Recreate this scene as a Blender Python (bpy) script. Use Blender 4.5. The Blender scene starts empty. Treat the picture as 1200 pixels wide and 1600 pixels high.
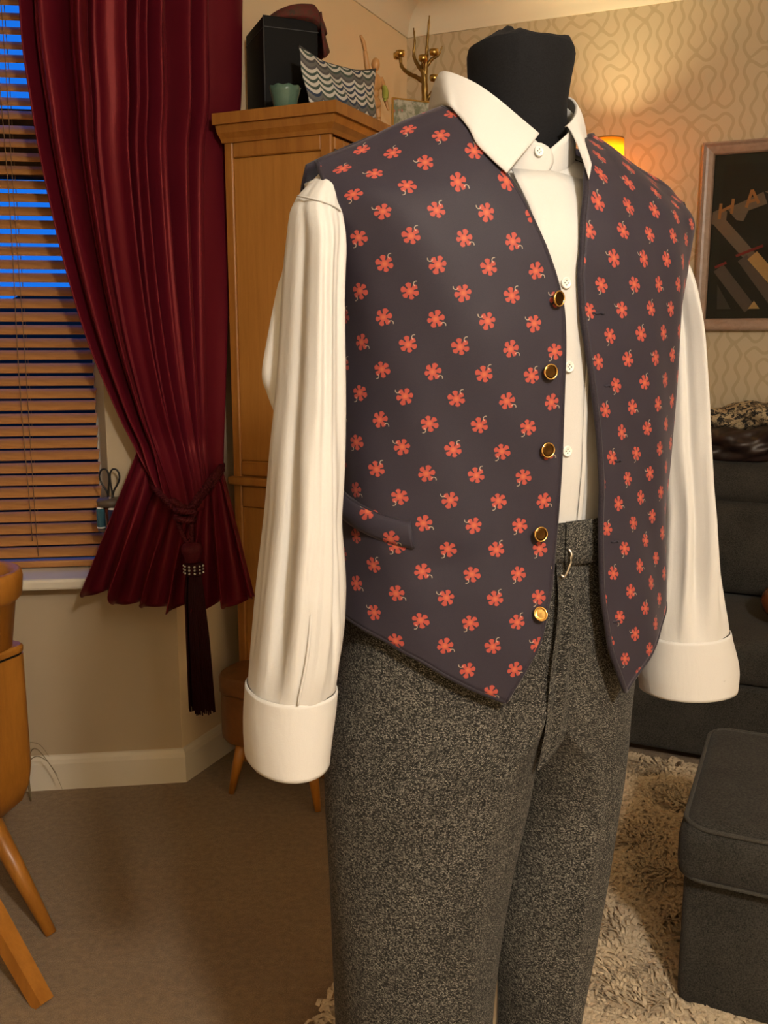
import bpy, bmesh, math, random
import numpy as np
from mathutils import Vector, Matrix
random.seed(7); rng = np.random.default_rng(7)
scene = bpy.context.scene
COL = scene.collection
PI = math.pi

# ------------------------------------------------------------------ camera
cam = bpy.data.cameras.new('camera'); camo = bpy.data.objects.new('camera', cam); COL.objects.link(camo)
camo.location = (0, 0, 1.25); camo.rotation_euler = (PI/2 - math.radians(10.45), 0, 0)
cam.sensor_fit = 'VERTICAL'; cam.sensor_height = 36; cam.sensor_width = 27; cam.lens = 36*1490/1600
cam.clip_start = .02; cam.clip_end = 200
scene.camera = camo
# ------------------------------------------------------------------ dusk sky
wd = bpy.data.worlds.new('dusk'); scene.world = wd; wd.use_nodes = True
bgn = wd.node_tree.nodes['Background']; bgn.inputs[0].default_value = (.012, .20, .95, 1); bgn.inputs[1].default_value = .85
# ------------------------------------------------------------------ view
vs = scene.view_settings
vs.view_transform = 'Standard'; vs.look = 'None'; vs.exposure = 0.0; vs.gamma = 1; vs.use_curve_mapping = False
PENDANT = (.68, -.72, 2.18); PENDANT_W = 150.0; LAMP_W = 15.0

# ------------------------------------------------------------------ frames
a_ = math.radians(24.5)
R0 = Vector((.09, 4.003, 0)); PXV = Vector((math.cos(a_), -math.sin(a_), 0)); QXV = Vector((-math.sin(a_), -math.cos(a_), 0))
def rm(p, q, z=0): return R0 + PXV*p + QXV*q + Vector((0, 0, z))            # room frame: p along back wall, q along left wall
B0 = Vector((-.574, 2.547, 0)); WDV = Vector((-.9916, -.1297, 0)); WNV = Vector((-.1297, .9916, 0))
def wm(s, n, z=0): return B0 + WDV*s + WNV*n + Vector((0, 0, z))            # bay window wall frame: s leftwards, n outwards
yw = math.radians(25.5)
MC = Vector((.135, 1.06, 0)); MA = Vector((math.cos(yw), math.sin(yw), 0)); MF = Vector((math.sin(yw), -math.cos(yw), 0))
def bm_(u, v, z=0): return MC + MA*u + MF*v + Vector((0, 0, z))             # dummy frame: u across, v to the front

# ------------------------------------------------------------------ node helpers
class NT:
    def __init__(s, name):
        s.mat = bpy.data.materials.new(name); s.mat.use_nodes = True
        s.t = s.mat.node_tree; s.n = s.t.nodes; s.b = s.n['Principled BSDF']; s.out = s.n['Material Output']
    def node(s, ty, **kw):
        n = s.n.new(ty)
        for k, v in kw.items(): setattr(n, k, v)
        return n
    def put(s, sock, v):
        if isinstance(v, bpy.types.NodeSocket): s.t.links.new(v, sock)
        elif v is not None:
            if isinstance(v, (tuple, list)) and len(v) == 3 and sock.type == 'RGBA': v = (*v, 1)
            sock.default_value = v
    def m(s, op, a, b=None, c=None):
        n = s.node('ShaderNodeMath', operation=op)
        for i, v in enumerate((a, b, c)):
            if v is not None: s.put(n.inputs[i], v)
        return n.outputs[0]
    def step(s, e0, e1, x):
        n = s.node('ShaderNodeMapRange', interpolation_type='SMOOTHSTEP'); n.clamp = True
        s.put(n.inputs[0], x); n.inputs[1].default_value = e0; n.inputs[2].default_value = e1
        n.inputs[3].default_value = 0; n.inputs[4].default_value = 1
        return n.outputs[0]
    def mix(s, f, a, b):
        n = s.node('ShaderNodeMix', data_type='RGBA')
        s.put(n.inputs[0], f); s.put(n.inputs[6], a); s.put(n.inputs[7], b)
        return n.outputs[2]
    def vec(s, x, y, z=0):
        n = s.node('ShaderNodeCombineXYZ'); s.put(n.inputs[0], x); s.put(n.inputs[1], y); s.put(n.inputs[2], z); return n.outputs[0]
    def obj(s): return s.node('ShaderNodeTexCoord').outputs['Object']
    def uv(s): return s.node('ShaderNodeTexCoord').outputs['UV']
    def sep(s, v):
        n = s.node('ShaderNodeSeparateXYZ'); s.put(n.inputs[0], v); return n.outputs
    def mapping(s, v, scale=(1, 1, 1), rot=(0, 0, 0), loc=(0, 0, 0)):
        n = s.node('ShaderNodeMapping'); s.put(n.inputs[0], v); n.inputs[1].default_value = loc; n.inputs[2].default_value = rot; n.inputs[3].default_value = scale
        return n.outputs[0]
    def noise(s, v, scale, detail=3, rough=.55, dist=0):
        n = s.node('ShaderNodeTexNoise'); s.put(n.inputs['Vector'], v); n.inputs['Scale'].default_value = scale
        n.inputs['Detail'].default_value = detail; n.inputs['Roughness'].default_value = rough; n.inputs['Distortion'].default_value = dist
        return n.outputs[0]
    def white(s, v):
        n = s.node('ShaderNodeTexWhiteNoise', noise_dimensions='3D'); s.put(n.inputs[0], v); return n.outputs[0]
    def bump(s, h, strength=.3, dist=.002):
        n = s.node('ShaderNodeBump'); s.put(n.inputs['Height'], h); n.inputs['Strength'].default_value = strength; n.inputs['Distance'].default_value = dist
        s.t.links.new(n.outputs[0], s.b.inputs['Normal'])
    def set(s, **kw):
        for k, v in kw.items(): s.put(s.b.inputs[k.replace('_', ' ')], v)
        return s.mat

MATS = {}
def plain(name, col, rough=.6, metal=0., var=.12, scale=40, bump=0., **kw):
    if name in MATS: return MATS[name]
    t = NT(name); f = t.noise(t.obj(), scale, 4)
    c = t.mix(f, tuple(x*(1-var) for x in col), tuple(x*(1+var) for x in col))
    t.set(Base_Color=c, Roughness=rough, Metallic=metal, **kw)
    if bump: t.bump(f, bump, .002)
    MATS[name] = t.mat; return t.mat

def wood(name, c1, c2, scale=(1, 1, 1), fine=9., rough=.42, rot=(0, 0, 0)):
    t = NT(name); v = t.mapping(t.obj(), scale, rot)
    n1 = t.noise(v, fine, 5, .6, .6); n2 = t.noise(v, fine*9, 4, .7)
    f = t.m('ADD', t.m('MULTIPLY', n1, .7), t.m('MULTIPLY', n2, .3))
    t.set(Base_Color=t.mix(t.step(.3, .7, f), c1, c2), Roughness=rough)
    t.bump(n2, .08, .001); return t.mat

def fabric(name, c1, c2, fine=900., rough=.85, bump=.3, sheen=.2):
    t = NT(name); v = t.obj()
    n1 = t.noise(t.mapping(v, (1, 1, .35)), fine, 2, .6); n2 = t.noise(t.mapping(v, (.35, .35, 1)), fine, 2, .6); n3 = t.noise(v, 9, 3)
    f = t.m('ADD', t.m('MULTIPLY', t.m('ADD', n1, n2), .42), t.m('MULTIPLY', n3, .2))
    t.set(Base_Color=t.mix(t.step(.35, .68, f), c1, c2), Roughness=rough, Sheen_Weight=sheen*.4, Specular_IOR_Level=.15)
    t.bump(f, bump, .0015); return t.mat

# ------------------------------------------------------------------ object helpers
BASE = {}
def _mesh(name, verts, faces, mat, smooth, uvs, fix):
    me = bpy.data.meshes.new(name)
    me.from_pydata([tuple(v) for v in verts], [], faces)
    if uvs is not None:
        ul = me.uv_layers.new(name='UVMap')
        lv = np.empty(len(me.loops), dtype=np.int64); me.loops.foreach_get('vertex_index', lv)
        ul.data.foreach_set('uv', np.asarray(uvs, dtype=np.float32)[lv].ravel())
    if fix:
        b = bmesh.new(); b.from_mesh(me); bmesh.ops.recalc_face_normals(b, faces=b.faces); b.to_mesh(me); b.free()
    if smooth: me.polygons.foreach_set('use_smooth', [True]*len(me.polygons))
    if mat: me.materials.append(mat)
    me.update(); return me
def thing(name, label, cat, base, group=None):
    o = bpy.data.objects.new(name, None); COL.objects.link(o); o.location = base; o.empty_display_size = .05
    o['label'] = label; o['category'] = cat
    if group: o['group'] = group
    BASE[o] = Vector(base); return o
def add(name, vf, mat, parent=None, smooth=True, base=None, uvs=None, fix=True, kind=None, label=None, cat=None, group=None, sharp=None):
    """vf: verts in world coordinates, faces"""
    verts, faces = vf
    b = BASE[parent] if parent else Vector(base if base is not None else (0, 0, 0))
    vv = np.asarray([tuple(v) for v in verts], dtype=float) - np.asarray(tuple(b))
    o = bpy.data.objects.new(name, _mesh(name, vv, faces, mat, smooth, uvs, fix)); COL.objects.link(o)
    BASE[o] = b
    if parent: o.parent = parent
    else: o.location = b
    if kind: o['kind'] = kind
    if label: o['label'] = label
    if cat: o['category'] = cat
    if group: o['group'] = group
    if smooth and sharp: 
        o.data.set_sharp_from_angle(angle=math.radians(sharp))
    return o
def solid(o, th, off=-1):
    m = o.modifiers.new('thickness', 'SOLIDIFY'); m.thickness = th; m.offset = off; return o
def subsurf(o, n=1):
    m = o.modifiers.new('smooth', 'SUBSURF'); m.levels = n; m.render_levels = n; return o

def grid(rows, close=False, cap0=False, cap1=False):
    n = len(rows[0]); V = [p for r in rows for p in r]; F = []
    for i in range(len(rows)-1):
        for j in range(n if close else n-1):
            k = (j+1) % n
            F.append((i*n+j, i*n+k, (i+1)*n+k, (i+1)*n+j))
    if cap0: F.append(tuple(range(n))[::-1])
    if cap1: F.append(tuple((len(rows)-1)*n+j for j in range(n)))
    return V, F
def tube(pts, r, sides=8, caps=True, flat=None):
    pts = [Vector(p) for p in pts]; rows = []
    rr = r if hasattr(r, '__len__') else [r]*len(pts)
    up = Vector((.13, .21, .97))
    for i, p in enumerate(pts):
        t = (pts[min(i+1, len(pts)-1)] - pts[max(i-1, 0)]).normalized()
        x = t.cross(up)
        if x.length < .05: x = t.cross(Vector((1, 0, 0)))
        x.normalize(); y = x.cross(t).normalized()
        rows.append([p + (x*math.cos(2*PI*k/sides) + y*math.sin(2*PI*k/sides)*(flat or 1))*rr[i] for k in range(sides)])
    return grid(rows, True, caps, caps)
def spline(P, n):
    P = [Vector(p) for p in P]; out = []
    for i in range(n):
        t = i/(n-1)*(len(P)-1); k = min(int(t), len(P)-2); f = t-k
        p0, p1, p2, p3 = P[max(k-1, 0)], P[k], P[k+1], P[min(k+2, len(P)-1)]
        out.append(.5*((2*p1) + (p2-p0)*f + (2*p0-5*p1+4*p2-p3)*f*f + (-p0+3*p1-3*p2+p3)*f**3))
    return out
def lathe(prof, centre, seg=24, axis=Vector((0, 0, 1)), caps=True):
    c = Vector(centre); ax = axis.normalized(); x = ax.orthogonal().normalized(); y = ax.cross(x)
    rows = [[c + ax*z + (x*math.cos(2*PI*k/seg) + y*math.sin(2*PI*k/seg))*r for k in range(seg)] for r, z in prof]
    return grid(rows, True, caps, caps)
def ident(x, y, z): return Vector((x, y, z))
def box(a, b, fr=ident, bevel=0., seg=2):
    """box between two corners given in a frame, bevelled"""
    bmh = bmesh.new(); bmesh.ops.create_cube(bmh, size=1)
    c = [(a[i]+b[i])/2 for i in range(3)]; d = [abs(b[i]-a[i]) for i in range(3)]
    for v in bmh.verts: v.co = Vector([c[i] + v.co[i]*d[i] for i in range(3)])
    if bevel > 0: bmesh.ops.bevel(bmh, geom=list(bmh.edges), offset=bevel, segments=seg, profile=.5, affect='EDGES')
    bmh.verts.index_update()
    V = [fr(*v.co) for v in bmh.verts]; F = [tuple(v.index for v in f.verts) for f in bmh.faces]
    bmh.free(); return V, F
def join(*vfs):
    V, F = [], []
    for v, f in vfs:
        o = len(V); V += list(v); F += [tuple(i+o for i in q) for q in f]
    return V, F
def prism(poly, z0, z1, fr=ident):
    n = len(poly); V = [fr(x, y, z0) for x, y in poly] + [fr(x, y, z1) for x, y in poly]
    F = [tuple(range(n))[::-1], tuple(range(n, 2*n))] + [(i, (i+1) % n, n+(i+1) % n, n+i) for i in range(n)]
    return V, F
def ellipsoid(c, ax, seg=16, rings=10):
    c = Vector(c); rows = []
    for i in range(rings+1):
        t = PI*i/rings; rr = max(math.sin(t), .02)
        rows.append([c + ax[0]*(rr*math.cos(2*PI*k/seg)) + ax[1]*(rr*math.sin(2*PI*k/seg)) + ax[2]*math.cos(t) for k in range(seg)])
    return grid(rows, True, True, True)

# ------------------------------------------------------------------ materials
M = {}
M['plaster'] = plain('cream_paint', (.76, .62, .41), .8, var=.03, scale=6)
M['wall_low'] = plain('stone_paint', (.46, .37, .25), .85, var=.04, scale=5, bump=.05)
M['white_gloss'] = plain('white_gloss_paint', (.72, .66, .54), .4, var=.03, scale=8)
M['ceiling'] = plain('ceiling_paint', (.74, .68, .54), .9, var=.02, scale=8)
def shirt_mat():
    t = NT('white_cotton'); v = t.obj(); w = t.noise(v, 900, 2); big = t.noise(t.mapping(v, (1, 1, .3)), 26, 4, .5, .4)
    t.set(Base_Color=t.mix(w, (.565, .553, .533), (.605, .593, .572)), Roughness=.8, Specular_IOR_Level=.2)
    t.bump(t.m('ADD', t.m('MULTIPLY', w, .06), big), .30, .006); return t.mat
M['shirt'] = shirt_mat()
M['button_pearl'] = plain('pearl_button', (.82, .80, .74), .25, var=.04, scale=200)
M['black_jersey'] = fabric('black_jersey', (.004, .004, .005), (.012, .012, .014), 1400, .9, .2, .05)
M['brass'] = plain('brass', (.62, .40, .12), .28, 1., .1, 60)
M['old_brass'] = plain('aged_brass', (.30, .19, .06), .38, 1., .25, 60)
M['gold'] = plain('gold_rim', (.80, .52, .18), .2, 1., .08, 300)
M['button_face'] = plain('dark_gold_face', (.085, .045, .014), .14, 1., .15, 300)
M['steel'] = plain('steel', (.55, .52, .47), .3, 1., .1, 60)
M['black_metal'] = plain('black_metal', (.01, .009, .009), .4, .3, .1, 60)
M['thread_dark'] = plain('dark_thread', (.016, .013, .024), .8, var=.3, scale=1500)
M['oak'] = wood('oak', (.26, .098, .015), (.36, .150, .027), (9, 9, .9), 4.)
M['oak_panel'] = wood('oak_panel', (.32, .132, .022), (.41, .182, .036), (12, 12, .7), 4.)
M['honey_wood'] = wood('honey_wood', (.31, .115, .013), (.43, .175, .024), (7, 7, 1.2), 3.5, .36)
M['shaded_teak'] = wood('shaded_teak', (.135, .048, .011), (.20, .078, .018), (5, 5, 5), 3., .4)  # tone lowered to paint in the shadow the sewing box stands in
M['slat'] = wood('blind_wood', (.36, .155, .045), (.48, .225, .07), (2, 14, 14), 4., .36)
M['dark_frame'] = wood('darkened_window_frame', (.045, .022, .008), (.075, .038, .014), (3, 3, 3), 4., .5)  # brown imitates slat reflections and keeps the blind's gaps dark
M['pale_wood'] = wood('pale_beech', (.48, .24, .08), (.60, .32, .12), (10, 10, 2), 5.)
M['charcoal'] = fabric('charcoal_weave', (.010, .0098, .0092), (.060, .056, .050), 700, .9, .5, .15)
M['charcoal_piping'] = fabric('charcoal_piping', (.03, .028, .025), (.075, .070, .062), 900, .9, .3, .15)
M['rope'] = fabric('burgundy_rope', (.035, .003, .006), (.09, .008, .014), 800, .6, .4, .0)
M['fringe'] = fabric('burgundy_fringe', (.010, .001, .002), (.030, .003, .005), 1200, .7, .5, .0)
M['black_box'] = plain('black_cloth_board', (.005, .005, .0055), .6, var=.2, scale=200, Specular_IOR_Level=.15)
M['black_edge'] = plain('worn_board_edge', (.03, .032, .036), .6, var=.2, scale=100)
M['teal_glaze'] = plain('teal_glaze', (.085, .16, .125), .22, var=.25, scale=30)
M['dark_trim'] = plain('mount_black', (.010, .011, .009), .7, var=.1, scale=100)
M['glass'] = NT('pane_glass').set(Base_Color=(1, 1, 1), Roughness=.02, Transmission_Weight=1., IOR=1.02)

def curtain_mat():
    t = NT('burgundy_satin'); v = t.obj(); n = t.noise(t.mapping(v, (1, 1, .12)), 240, 3, .6); n2 = t.noise(v, 5, 3)
    c = t.mix(n2, (.068, .0040, .010), (.098, .0062, .014))
    t.set(Base_Color=c, Roughness=.40, Sheen_Weight=.10, Sheen_Roughness=.35, Sheen_Tint=(.8, .10, .09), Specular_IOR_Level=.5, Specular_Tint=(.75, .16, .13, 1))
    t.bump(n, .18, .001); return t.mat
M['curtain'] = curtain_mat()

def carpet_mat():
    t = NT('brown_carpet'); v = t.obj(); n = t.noise(v, 420, 3, .7); n2 = t.noise(v, 60, 3, .6); n3 = t.noise(v, 2.5, 2)
    f = t.m('ADD', t.m('MULTIPLY', n, .55), t.m('ADD', t.m('MULTIPLY', n2, .3), t.m('MULTIPLY', n3, .15)))
    t.set(Base_Color=t.mix(t.step(.36, .66, f), (.150, .088, .035), (.320, .208, .098)), Roughness=.95, Sheen_Weight=.2)
    t.bump(f, .8, .006); return t.mat
M['carpet'] = carpet_mat()
M['rug'] = fabric('cream_wool', (.46, .36, .24), (.66, .55, .40), 240, .95, .4, .25)

def wallpaper_mat():
    """pale paper with printed meandering bands: level sets of sin(pi x)+m sin(2 pi y)"""
    t = NT('squiggle_wallpaper'); X, Y, _ = t.sep(t.uv())
    S, TT, Wd = .037, .080, .0056
    n = t.noise(t.vec(t.m('DIVIDE', X, .16), t.m('DIVIDE', Y, .16)), 1., 1, .5)
    n2 = t.noise(t.vec(t.m('DIVIDE', X, .11), t.m('DIVIDE', Y, .11), 4.), 1., 0, .5)
    xx = t.m('ADD', t.m('DIVIDE', X, S), t.m('MULTIPLY', n2, .5)); yy = t.m('DIVIDE', Y, TT)
    m = t.m('ADD', .62, t.m('MULTIPLY', t.step(.50, .66, n), .75))
    ax, ay = t.m('MULTIPLY', xx, PI), t.m('MULTIPLY', yy, 2*PI)
    f = t.m('ADD', t.m('SINE', ax), t.m('MULTIPLY', m, t.m('SINE', ay)))
    gx = t.m('MULTIPLY', t.m('COSINE', ax), PI/S); gy = t.m('MULTIPLY', t.m('MULTIPLY', m, t.m('COSINE', ay)), 2*PI/TT)
    g = t.m('SQRT', t.m('ADD', t.m('ADD', t.m('MULTIPLY', gx, gx), t.m('MULTIPLY', gy, gy)), 380.))
    d = t.m('DIVIDE', t.m('ABSOLUTE', f), g)
    line = t.m('SUBTRACT', 1., t.step(Wd*.8, Wd*1.15, d))
    t.set(Base_Color=t.mix(line, (.52, .44, .30), (.44, .36, .228)), Roughness=.75)
    return t.mat
M['wallpaper'] = wallpaper_mat()

def flower_mat():
    """printed velvet; the UV map counts flower cells"""
    t = NT('flower_print_velvet'); U, V, _ = t.sep(t.uv())
    base = t.mix(t.noise(t.obj(), 14, 4, .6), (.0165, .0142, .0235), (.027, .0228, .035))
    grain = t.noise(t.obj(), 1500, 2)
    col = t.mix(t.m('MULTIPLY', grain, .35), base, (.062, .050, .060))
    R = .0083
    for k, (ox, oy) in enumerate(((0., 0.), (.5, .5))):
        x, y = t.m('ADD', U, ox), t.m('ADD', V, oy)
        cx, cy = t.m('FLOOR', t.m('ADD', x, .5)), t.m('FLOOR', t.m('ADD', y, .5))
        px, py = t.m('MULTIPLY', t.m('SUBTRACT', x, cx), .047), t.m('MULTIPLY', t.m('SUBTRACT', y, cy), .049)
        rnd = t.white(t.vec(cx, cy, 3.3+k))
        rot = t.m('MULTIPLY', t.m('FLOOR', t.m('MULTIPLY', rnd, 4)), PI/2)
        ang = t.m('ADD', t.m('ARCTAN2', py, px), t.m('ADD', rot, .26))
        r = t.m('SQRT', t.m('ADD', t.m('MULTIPLY', px, px), t.m('MULTIPLY', py, py)))
        c6 = t.m('COSINE', t.m('MULTIPLY', ang, 6)); c1 = t.m('COSINE', t.m('ADD', ang, .7)); c2 = t.m('COSINE', t.m('MULTIPLY', ang, 2.))
        edge = t.m('MULTIPLY', R, t.m('ADD', .90, t.m('ADD', t.m('MULTIPLY', c6, .07), t.m('ADD', t.m('MULTIPLY', c1, .05), t.m('MULTIPLY', c2, .04)))))
        inside = t.step(-.0004, .0004, t.m('SUBTRACT', edge, r))
        slit = t.m('MULTIPLY', t.step(.52, .74, t.m('MULTIPLY', c6, -1.)), t.step(.38*R, .46*R, r))
        # a blunt dark dot beside the slits, one in the petals
        petal = t.m('MULTIPLY', inside, t.m('SUBTRACT', 1., slit))
        heart = t.m('SUBTRACT', 1., t.step(.08*R, .45*R, r))
        pc = t.mix(heart, (.345, .062, .047), (.44, .115, .056))
        col = t.mix(petal, col, pc)
        ca, sa = t.m('COSINE', rot), t.m('SINE', rot)
        hx = t.m('SUBTRACT', t.m('SUBTRACT', t.m('MULTIPLY', px, ca), t.m('MULTIPLY', py, sa)), -.62*R)
        hy = t.m('SUBTRACT', t.m('ADD', t.m('MULTIPLY', px, sa), t.m('MULTIPLY', py, ca)), -.86*R)
        hr = t.m('SQRT', t.m('ADD', t.m('MULTIPLY', hx, hx), t.m('MULTIPLY', hy, hy)))
        ring = t.m('SUBTRACT', 1., t.step(.03*R, .07*R, t.m('ABSOLUTE', t.m('SUBTRACT', hr, .27*R))))
        ring = t.m('MULTIPLY', ring, t.step(-.05*R, .05*R, t.m('ADD', hx, t.m('MULTIPLY', hy, -.3))))
        col = t.mix(t.m('MULTIPLY', ring, .6), col, (.48, .40, .30))
    t.set(Base_Color=col, Roughness=.6, Sheen_Weight=.16, Sheen_Roughness=.4, Sheen_Tint=(.75, .66, .74), Specular_IOR_Level=.18)
    t.bump(grain, .12, .0006); return t.mat
M['flower'] = flower_mat()
M['navy'] = fabric('navy_binding', (.014, .011, .017), (.030, .024, .033), 1200, .6, .2, .25)

def tweed_mat():
    t = NT('grey_tweed'); U, V, _ = t.sep(t.uv())
    a = t.m('DIVIDE', t.m('ADD', U, t.m('MULTIPLY', V, .75)), .0017); b = t.m('DIVIDE', t.m('SUBTRACT', V, t.m('MULTIPLY', U, .55)), .0011)
    w = t.white(t.vec(t.m('FLOOR', a), t.m('FLOOR', b), 1.))
    w2 = t.white(t.vec(t.m('FLOOR', t.m('MULTIPLY', a, .7)), t.m('FLOOR', t.m('MULTIPLY', b, .9)), 5.))
    fa = t.m('ABSOLUTE', t.m('SUBTRACT', t.m('FRACT', a), .5)); fb = t.m('ABSOLUTE', t.m('SUBTRACT', t.m('FRACT', b), .5))
    yarn = t.m('MULTIPLY', t.step(.5, .28, fa), t.step(.5, .25, fb))
    br = t.m('MULTIPLY', t.m('ADD', t.m('MULTIPLY', t.m('POWER', w, 3.2), .62), t.m('MULTIPLY', t.m('POWER', w2, 6.), .5)), yarn)
    big = t.noise(t.vec(U, V), 12, 2)
    br = t.m('MULTIPLY', br, t.m('ADD', .6, t.m('MULTIPLY', big, .8)))
    t.set(Base_Color=t.mix(br, (.011, .0104, .0096), (.37, .35, .305)), Roughness=.9, Specular_IOR_Level=.15, Sheen_Weight=.03)
    t.bump(yarn, .4, .0006); return t.mat
M['tweed'] = tweed_mat()

def pouch_mat():
    t = NT('scallop_print'); U, V, _ = t.sep(t.uv())
    x = t.m('MULTIPLY', U, 6.3); sx_ = t.m('SUBTRACT', t.m('MULTIPLY', t.m('FRACT', x), 2.), 1.); s = t.m('SUBTRACT', 1., t.m('MULTIPLY', sx_, sx_))
    v = t.m('ADD', t.m('MULTIPLY', V, 9.), t.m('MULTIPLY', s, .8))
    band = t.m('FLOOR', v); fr = t.m('FRACT', v)
    w = t.white(t.vec(band, 1.7, 0)); wc = t.white(t.vec(band, t.m('FLOOR', x), 9.))
    dark = t.mix(t.step(.45, .55, wc), t.mix(t.step(.2, .3, w), (.05, .052, .058), (.022, .040, .085)), (.045, .075, .062))
    grey = t.m('MULTIPLY', t.m('COMPARE', t.m('MODULO', band, 5.), 2., .6), 1.)
    light = t.m('MULTIPLY', t.step(.42, .5, fr), t.m('SUBTRACT', 1., t.m('MULTIPLY', grey, .9)))
    t.set(Base_Color=t.mix(light, t.mix(grey, dark, (.085, .083, .085)), (.56, .54, .50)), Roughness=.7)
    t.bump(t.noise(t.obj(), 900, 2), .2, .001); return t.mat
M['pouch'] = pouch_mat()
def mottled(name, c1, c2, scale, lo, hi, c3=None, rough=.85):
    t = NT(name); n = t.noise(t.obj(), scale, 4, .65, .6); c = t.mix(t.step(lo, hi, n), c1, c2)
    if c3: c = t.mix(t.step(.56, .66, t.noise(t.obj(), scale*.6, 3)), c, c3)
    t.set(Base_Color=c, Roughness=rough); t.bump(n, .4, .004); return t.mat
M['throw'] = mottled('black_cream_bark_print', (.012, .011, .010), (.42, .33, .20), 62, .44, .54, (.10, .075, .045))
M['brown_satin'] = mottled('dark_brown_leather', (.010, .006, .006), (.030, .017, .015), 20, .3, .7, None, .42)
M['cap'] = mottled('red_brown_tweed', (.12, .014, .014), (.075, .030, .016), 90, .35, .65, (.05, .03, .02))
M['chestnut'] = plain('chestnut_lacquer', (.16, .05, .015), .16, var=.2, scale=20)

# ================================================================== THE ROOM
def wallbox(name, p1, p2, z0, z1, out, th, mat, uvlen=False):
    """upright slab from p1 to p2 whose room face lies on the line p1-p2"""
    p1, p2, o = Vector(p1), Vector(p2), Vector(out)*th
    V = [p1, p2, p2+o, p1+o]; V = [v+Vector((0, 0, z)) for z in (z0, z1) for v in V]
    F = [(0, 1, 5, 4), (1, 2, 6, 5), (2, 3, 7, 6), (3, 0, 4, 7), (3, 2, 1, 0), (4, 5, 6, 7)]
    L = (p2-p1).length; uv = [(0, z0), (L, z0), (L, z0), (0, z0), (0, z1), (L, z1), (L, z1), (0, z1)]
    return add(name, (V, F), mat, smooth=False, base=p1, uvs=uv, kind='structure')
CEIL = 2.50
E1 = wm(1.66, 0); E2 = E1 + QXV*1.3; E3 = rm(0, 4.7)
out = [rm(0, 0), rm(3.7, 0), rm(3.7, 5.9), rm(0, 5.9), E3, E2, E1, wm(0, 0)]
def slab(name, pts, z0, z1, mat):
    c = sum(pts, Vector())/len(pts); pts = [c + (p-c)*1.06 for p in pts]
    n = len(pts); V = [Vector((p.x, p.y, z)) for z in (z0, z1) for p in pts]
    F = [tuple(range(n)), tuple(range(n, 2*n))] + [(i, (i+1) % n, n+(i+1) % n, n+i) for i in range(n)]
    return add(name, (V, F), mat, smooth=False, base=(0, 0, z1 if z1 <= 0 else z0), kind='structure')
slab('floor', out, -.05, 0, M['carpet'])
slab('ceiling', out, CEIL, CEIL+.05, M['ceiling'])
wallbox('wall_back', rm(-.1, 0), rm(3.8, 0), 0, CEIL, -QXV, .1, M['wallpaper'])
wallbox('wall_left', rm(0, 0), rm(0, 1.6), 0, CEIL, -PXV, .1, M['plaster'])
wallbox('wall_right', rm(3.7, 0), rm(3.7, 6), 0, CEIL, PXV, .1, M['plaster'])
wallbox('wall_rear', rm(-.1, 5.9), rm(3.8, 5.9), 0, CEIL, QXV, .1, M['plaster'])
wallbox('wall_left', rm(0, 4.7), rm(0, 6), 0, CEIL, -PXV, .1, M['plaster'])
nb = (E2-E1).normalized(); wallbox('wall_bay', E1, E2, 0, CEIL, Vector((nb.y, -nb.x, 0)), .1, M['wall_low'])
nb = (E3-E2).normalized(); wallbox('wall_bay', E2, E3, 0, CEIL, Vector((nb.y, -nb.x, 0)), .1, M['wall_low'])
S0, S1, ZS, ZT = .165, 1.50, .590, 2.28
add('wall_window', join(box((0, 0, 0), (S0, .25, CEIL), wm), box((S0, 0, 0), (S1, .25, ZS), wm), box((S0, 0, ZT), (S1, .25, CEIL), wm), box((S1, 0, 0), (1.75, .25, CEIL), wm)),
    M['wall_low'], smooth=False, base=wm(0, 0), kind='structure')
# baseboards with a rounded top
def baseboard(name, pts, inn, th=.016, h=.098):
    prof = [(0, 0), (th, 0), (th, h-.022), (th*.8, h-.010), (th*.35, h-.002), (0, h)]
    rows = [[Vector(p) + Vector(n)*d + Vector((0, 0, z)) for d, z in prof] for p, n in zip(pts, inn)]
    return add(name, grid(rows, True, True, True), M['white_gloss'], smooth=False, base=pts[0], kind='structure')
nm = (-WNV + PXV); nm = nm/(nm.dot(PXV))
baseboard('baseboard_window', [wm(1.66, 0), wm(0, 0)], [-WNV, nm])
baseboard('baseboard_left', [wm(0, 0), rm(0, 0)], [nm, PXV+QXV])
baseboard('baseboard_back', [rm(0, 0), rm(3.7, 0)], [PXV+QXV, QXV])
# coving
prof = [(0, CEIL-.105), (.006, CEIL-.105), (.010, CEIL-.095)] + [(.010+.085*(1-math.cos(t)), CEIL-.095+.085*math.sin(t)) for t in np.linspace(.15, PI/2, 7)] + [(.105, CEIL-.006), (.105, CEIL), (0, CEIL)]
def cove(name, pts, inn):
    rows = [[Vector(p) + Vector(n)*d + Vector((0, 0, z)) for d, z in prof] for p, n in zip(pts, inn)]
    add(name, grid(rows, True, True, True), M['ceiling'], smooth=True, base=pts[0], kind='structure', sharp=35)
cove('trim_1', [rm(0, 1.6), rm(0, 0)], [PXV, PXV+QXV]); cove('trim_2', [rm(0, 0), rm(3.7, 0)], [PXV+QXV, QXV])
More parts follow.
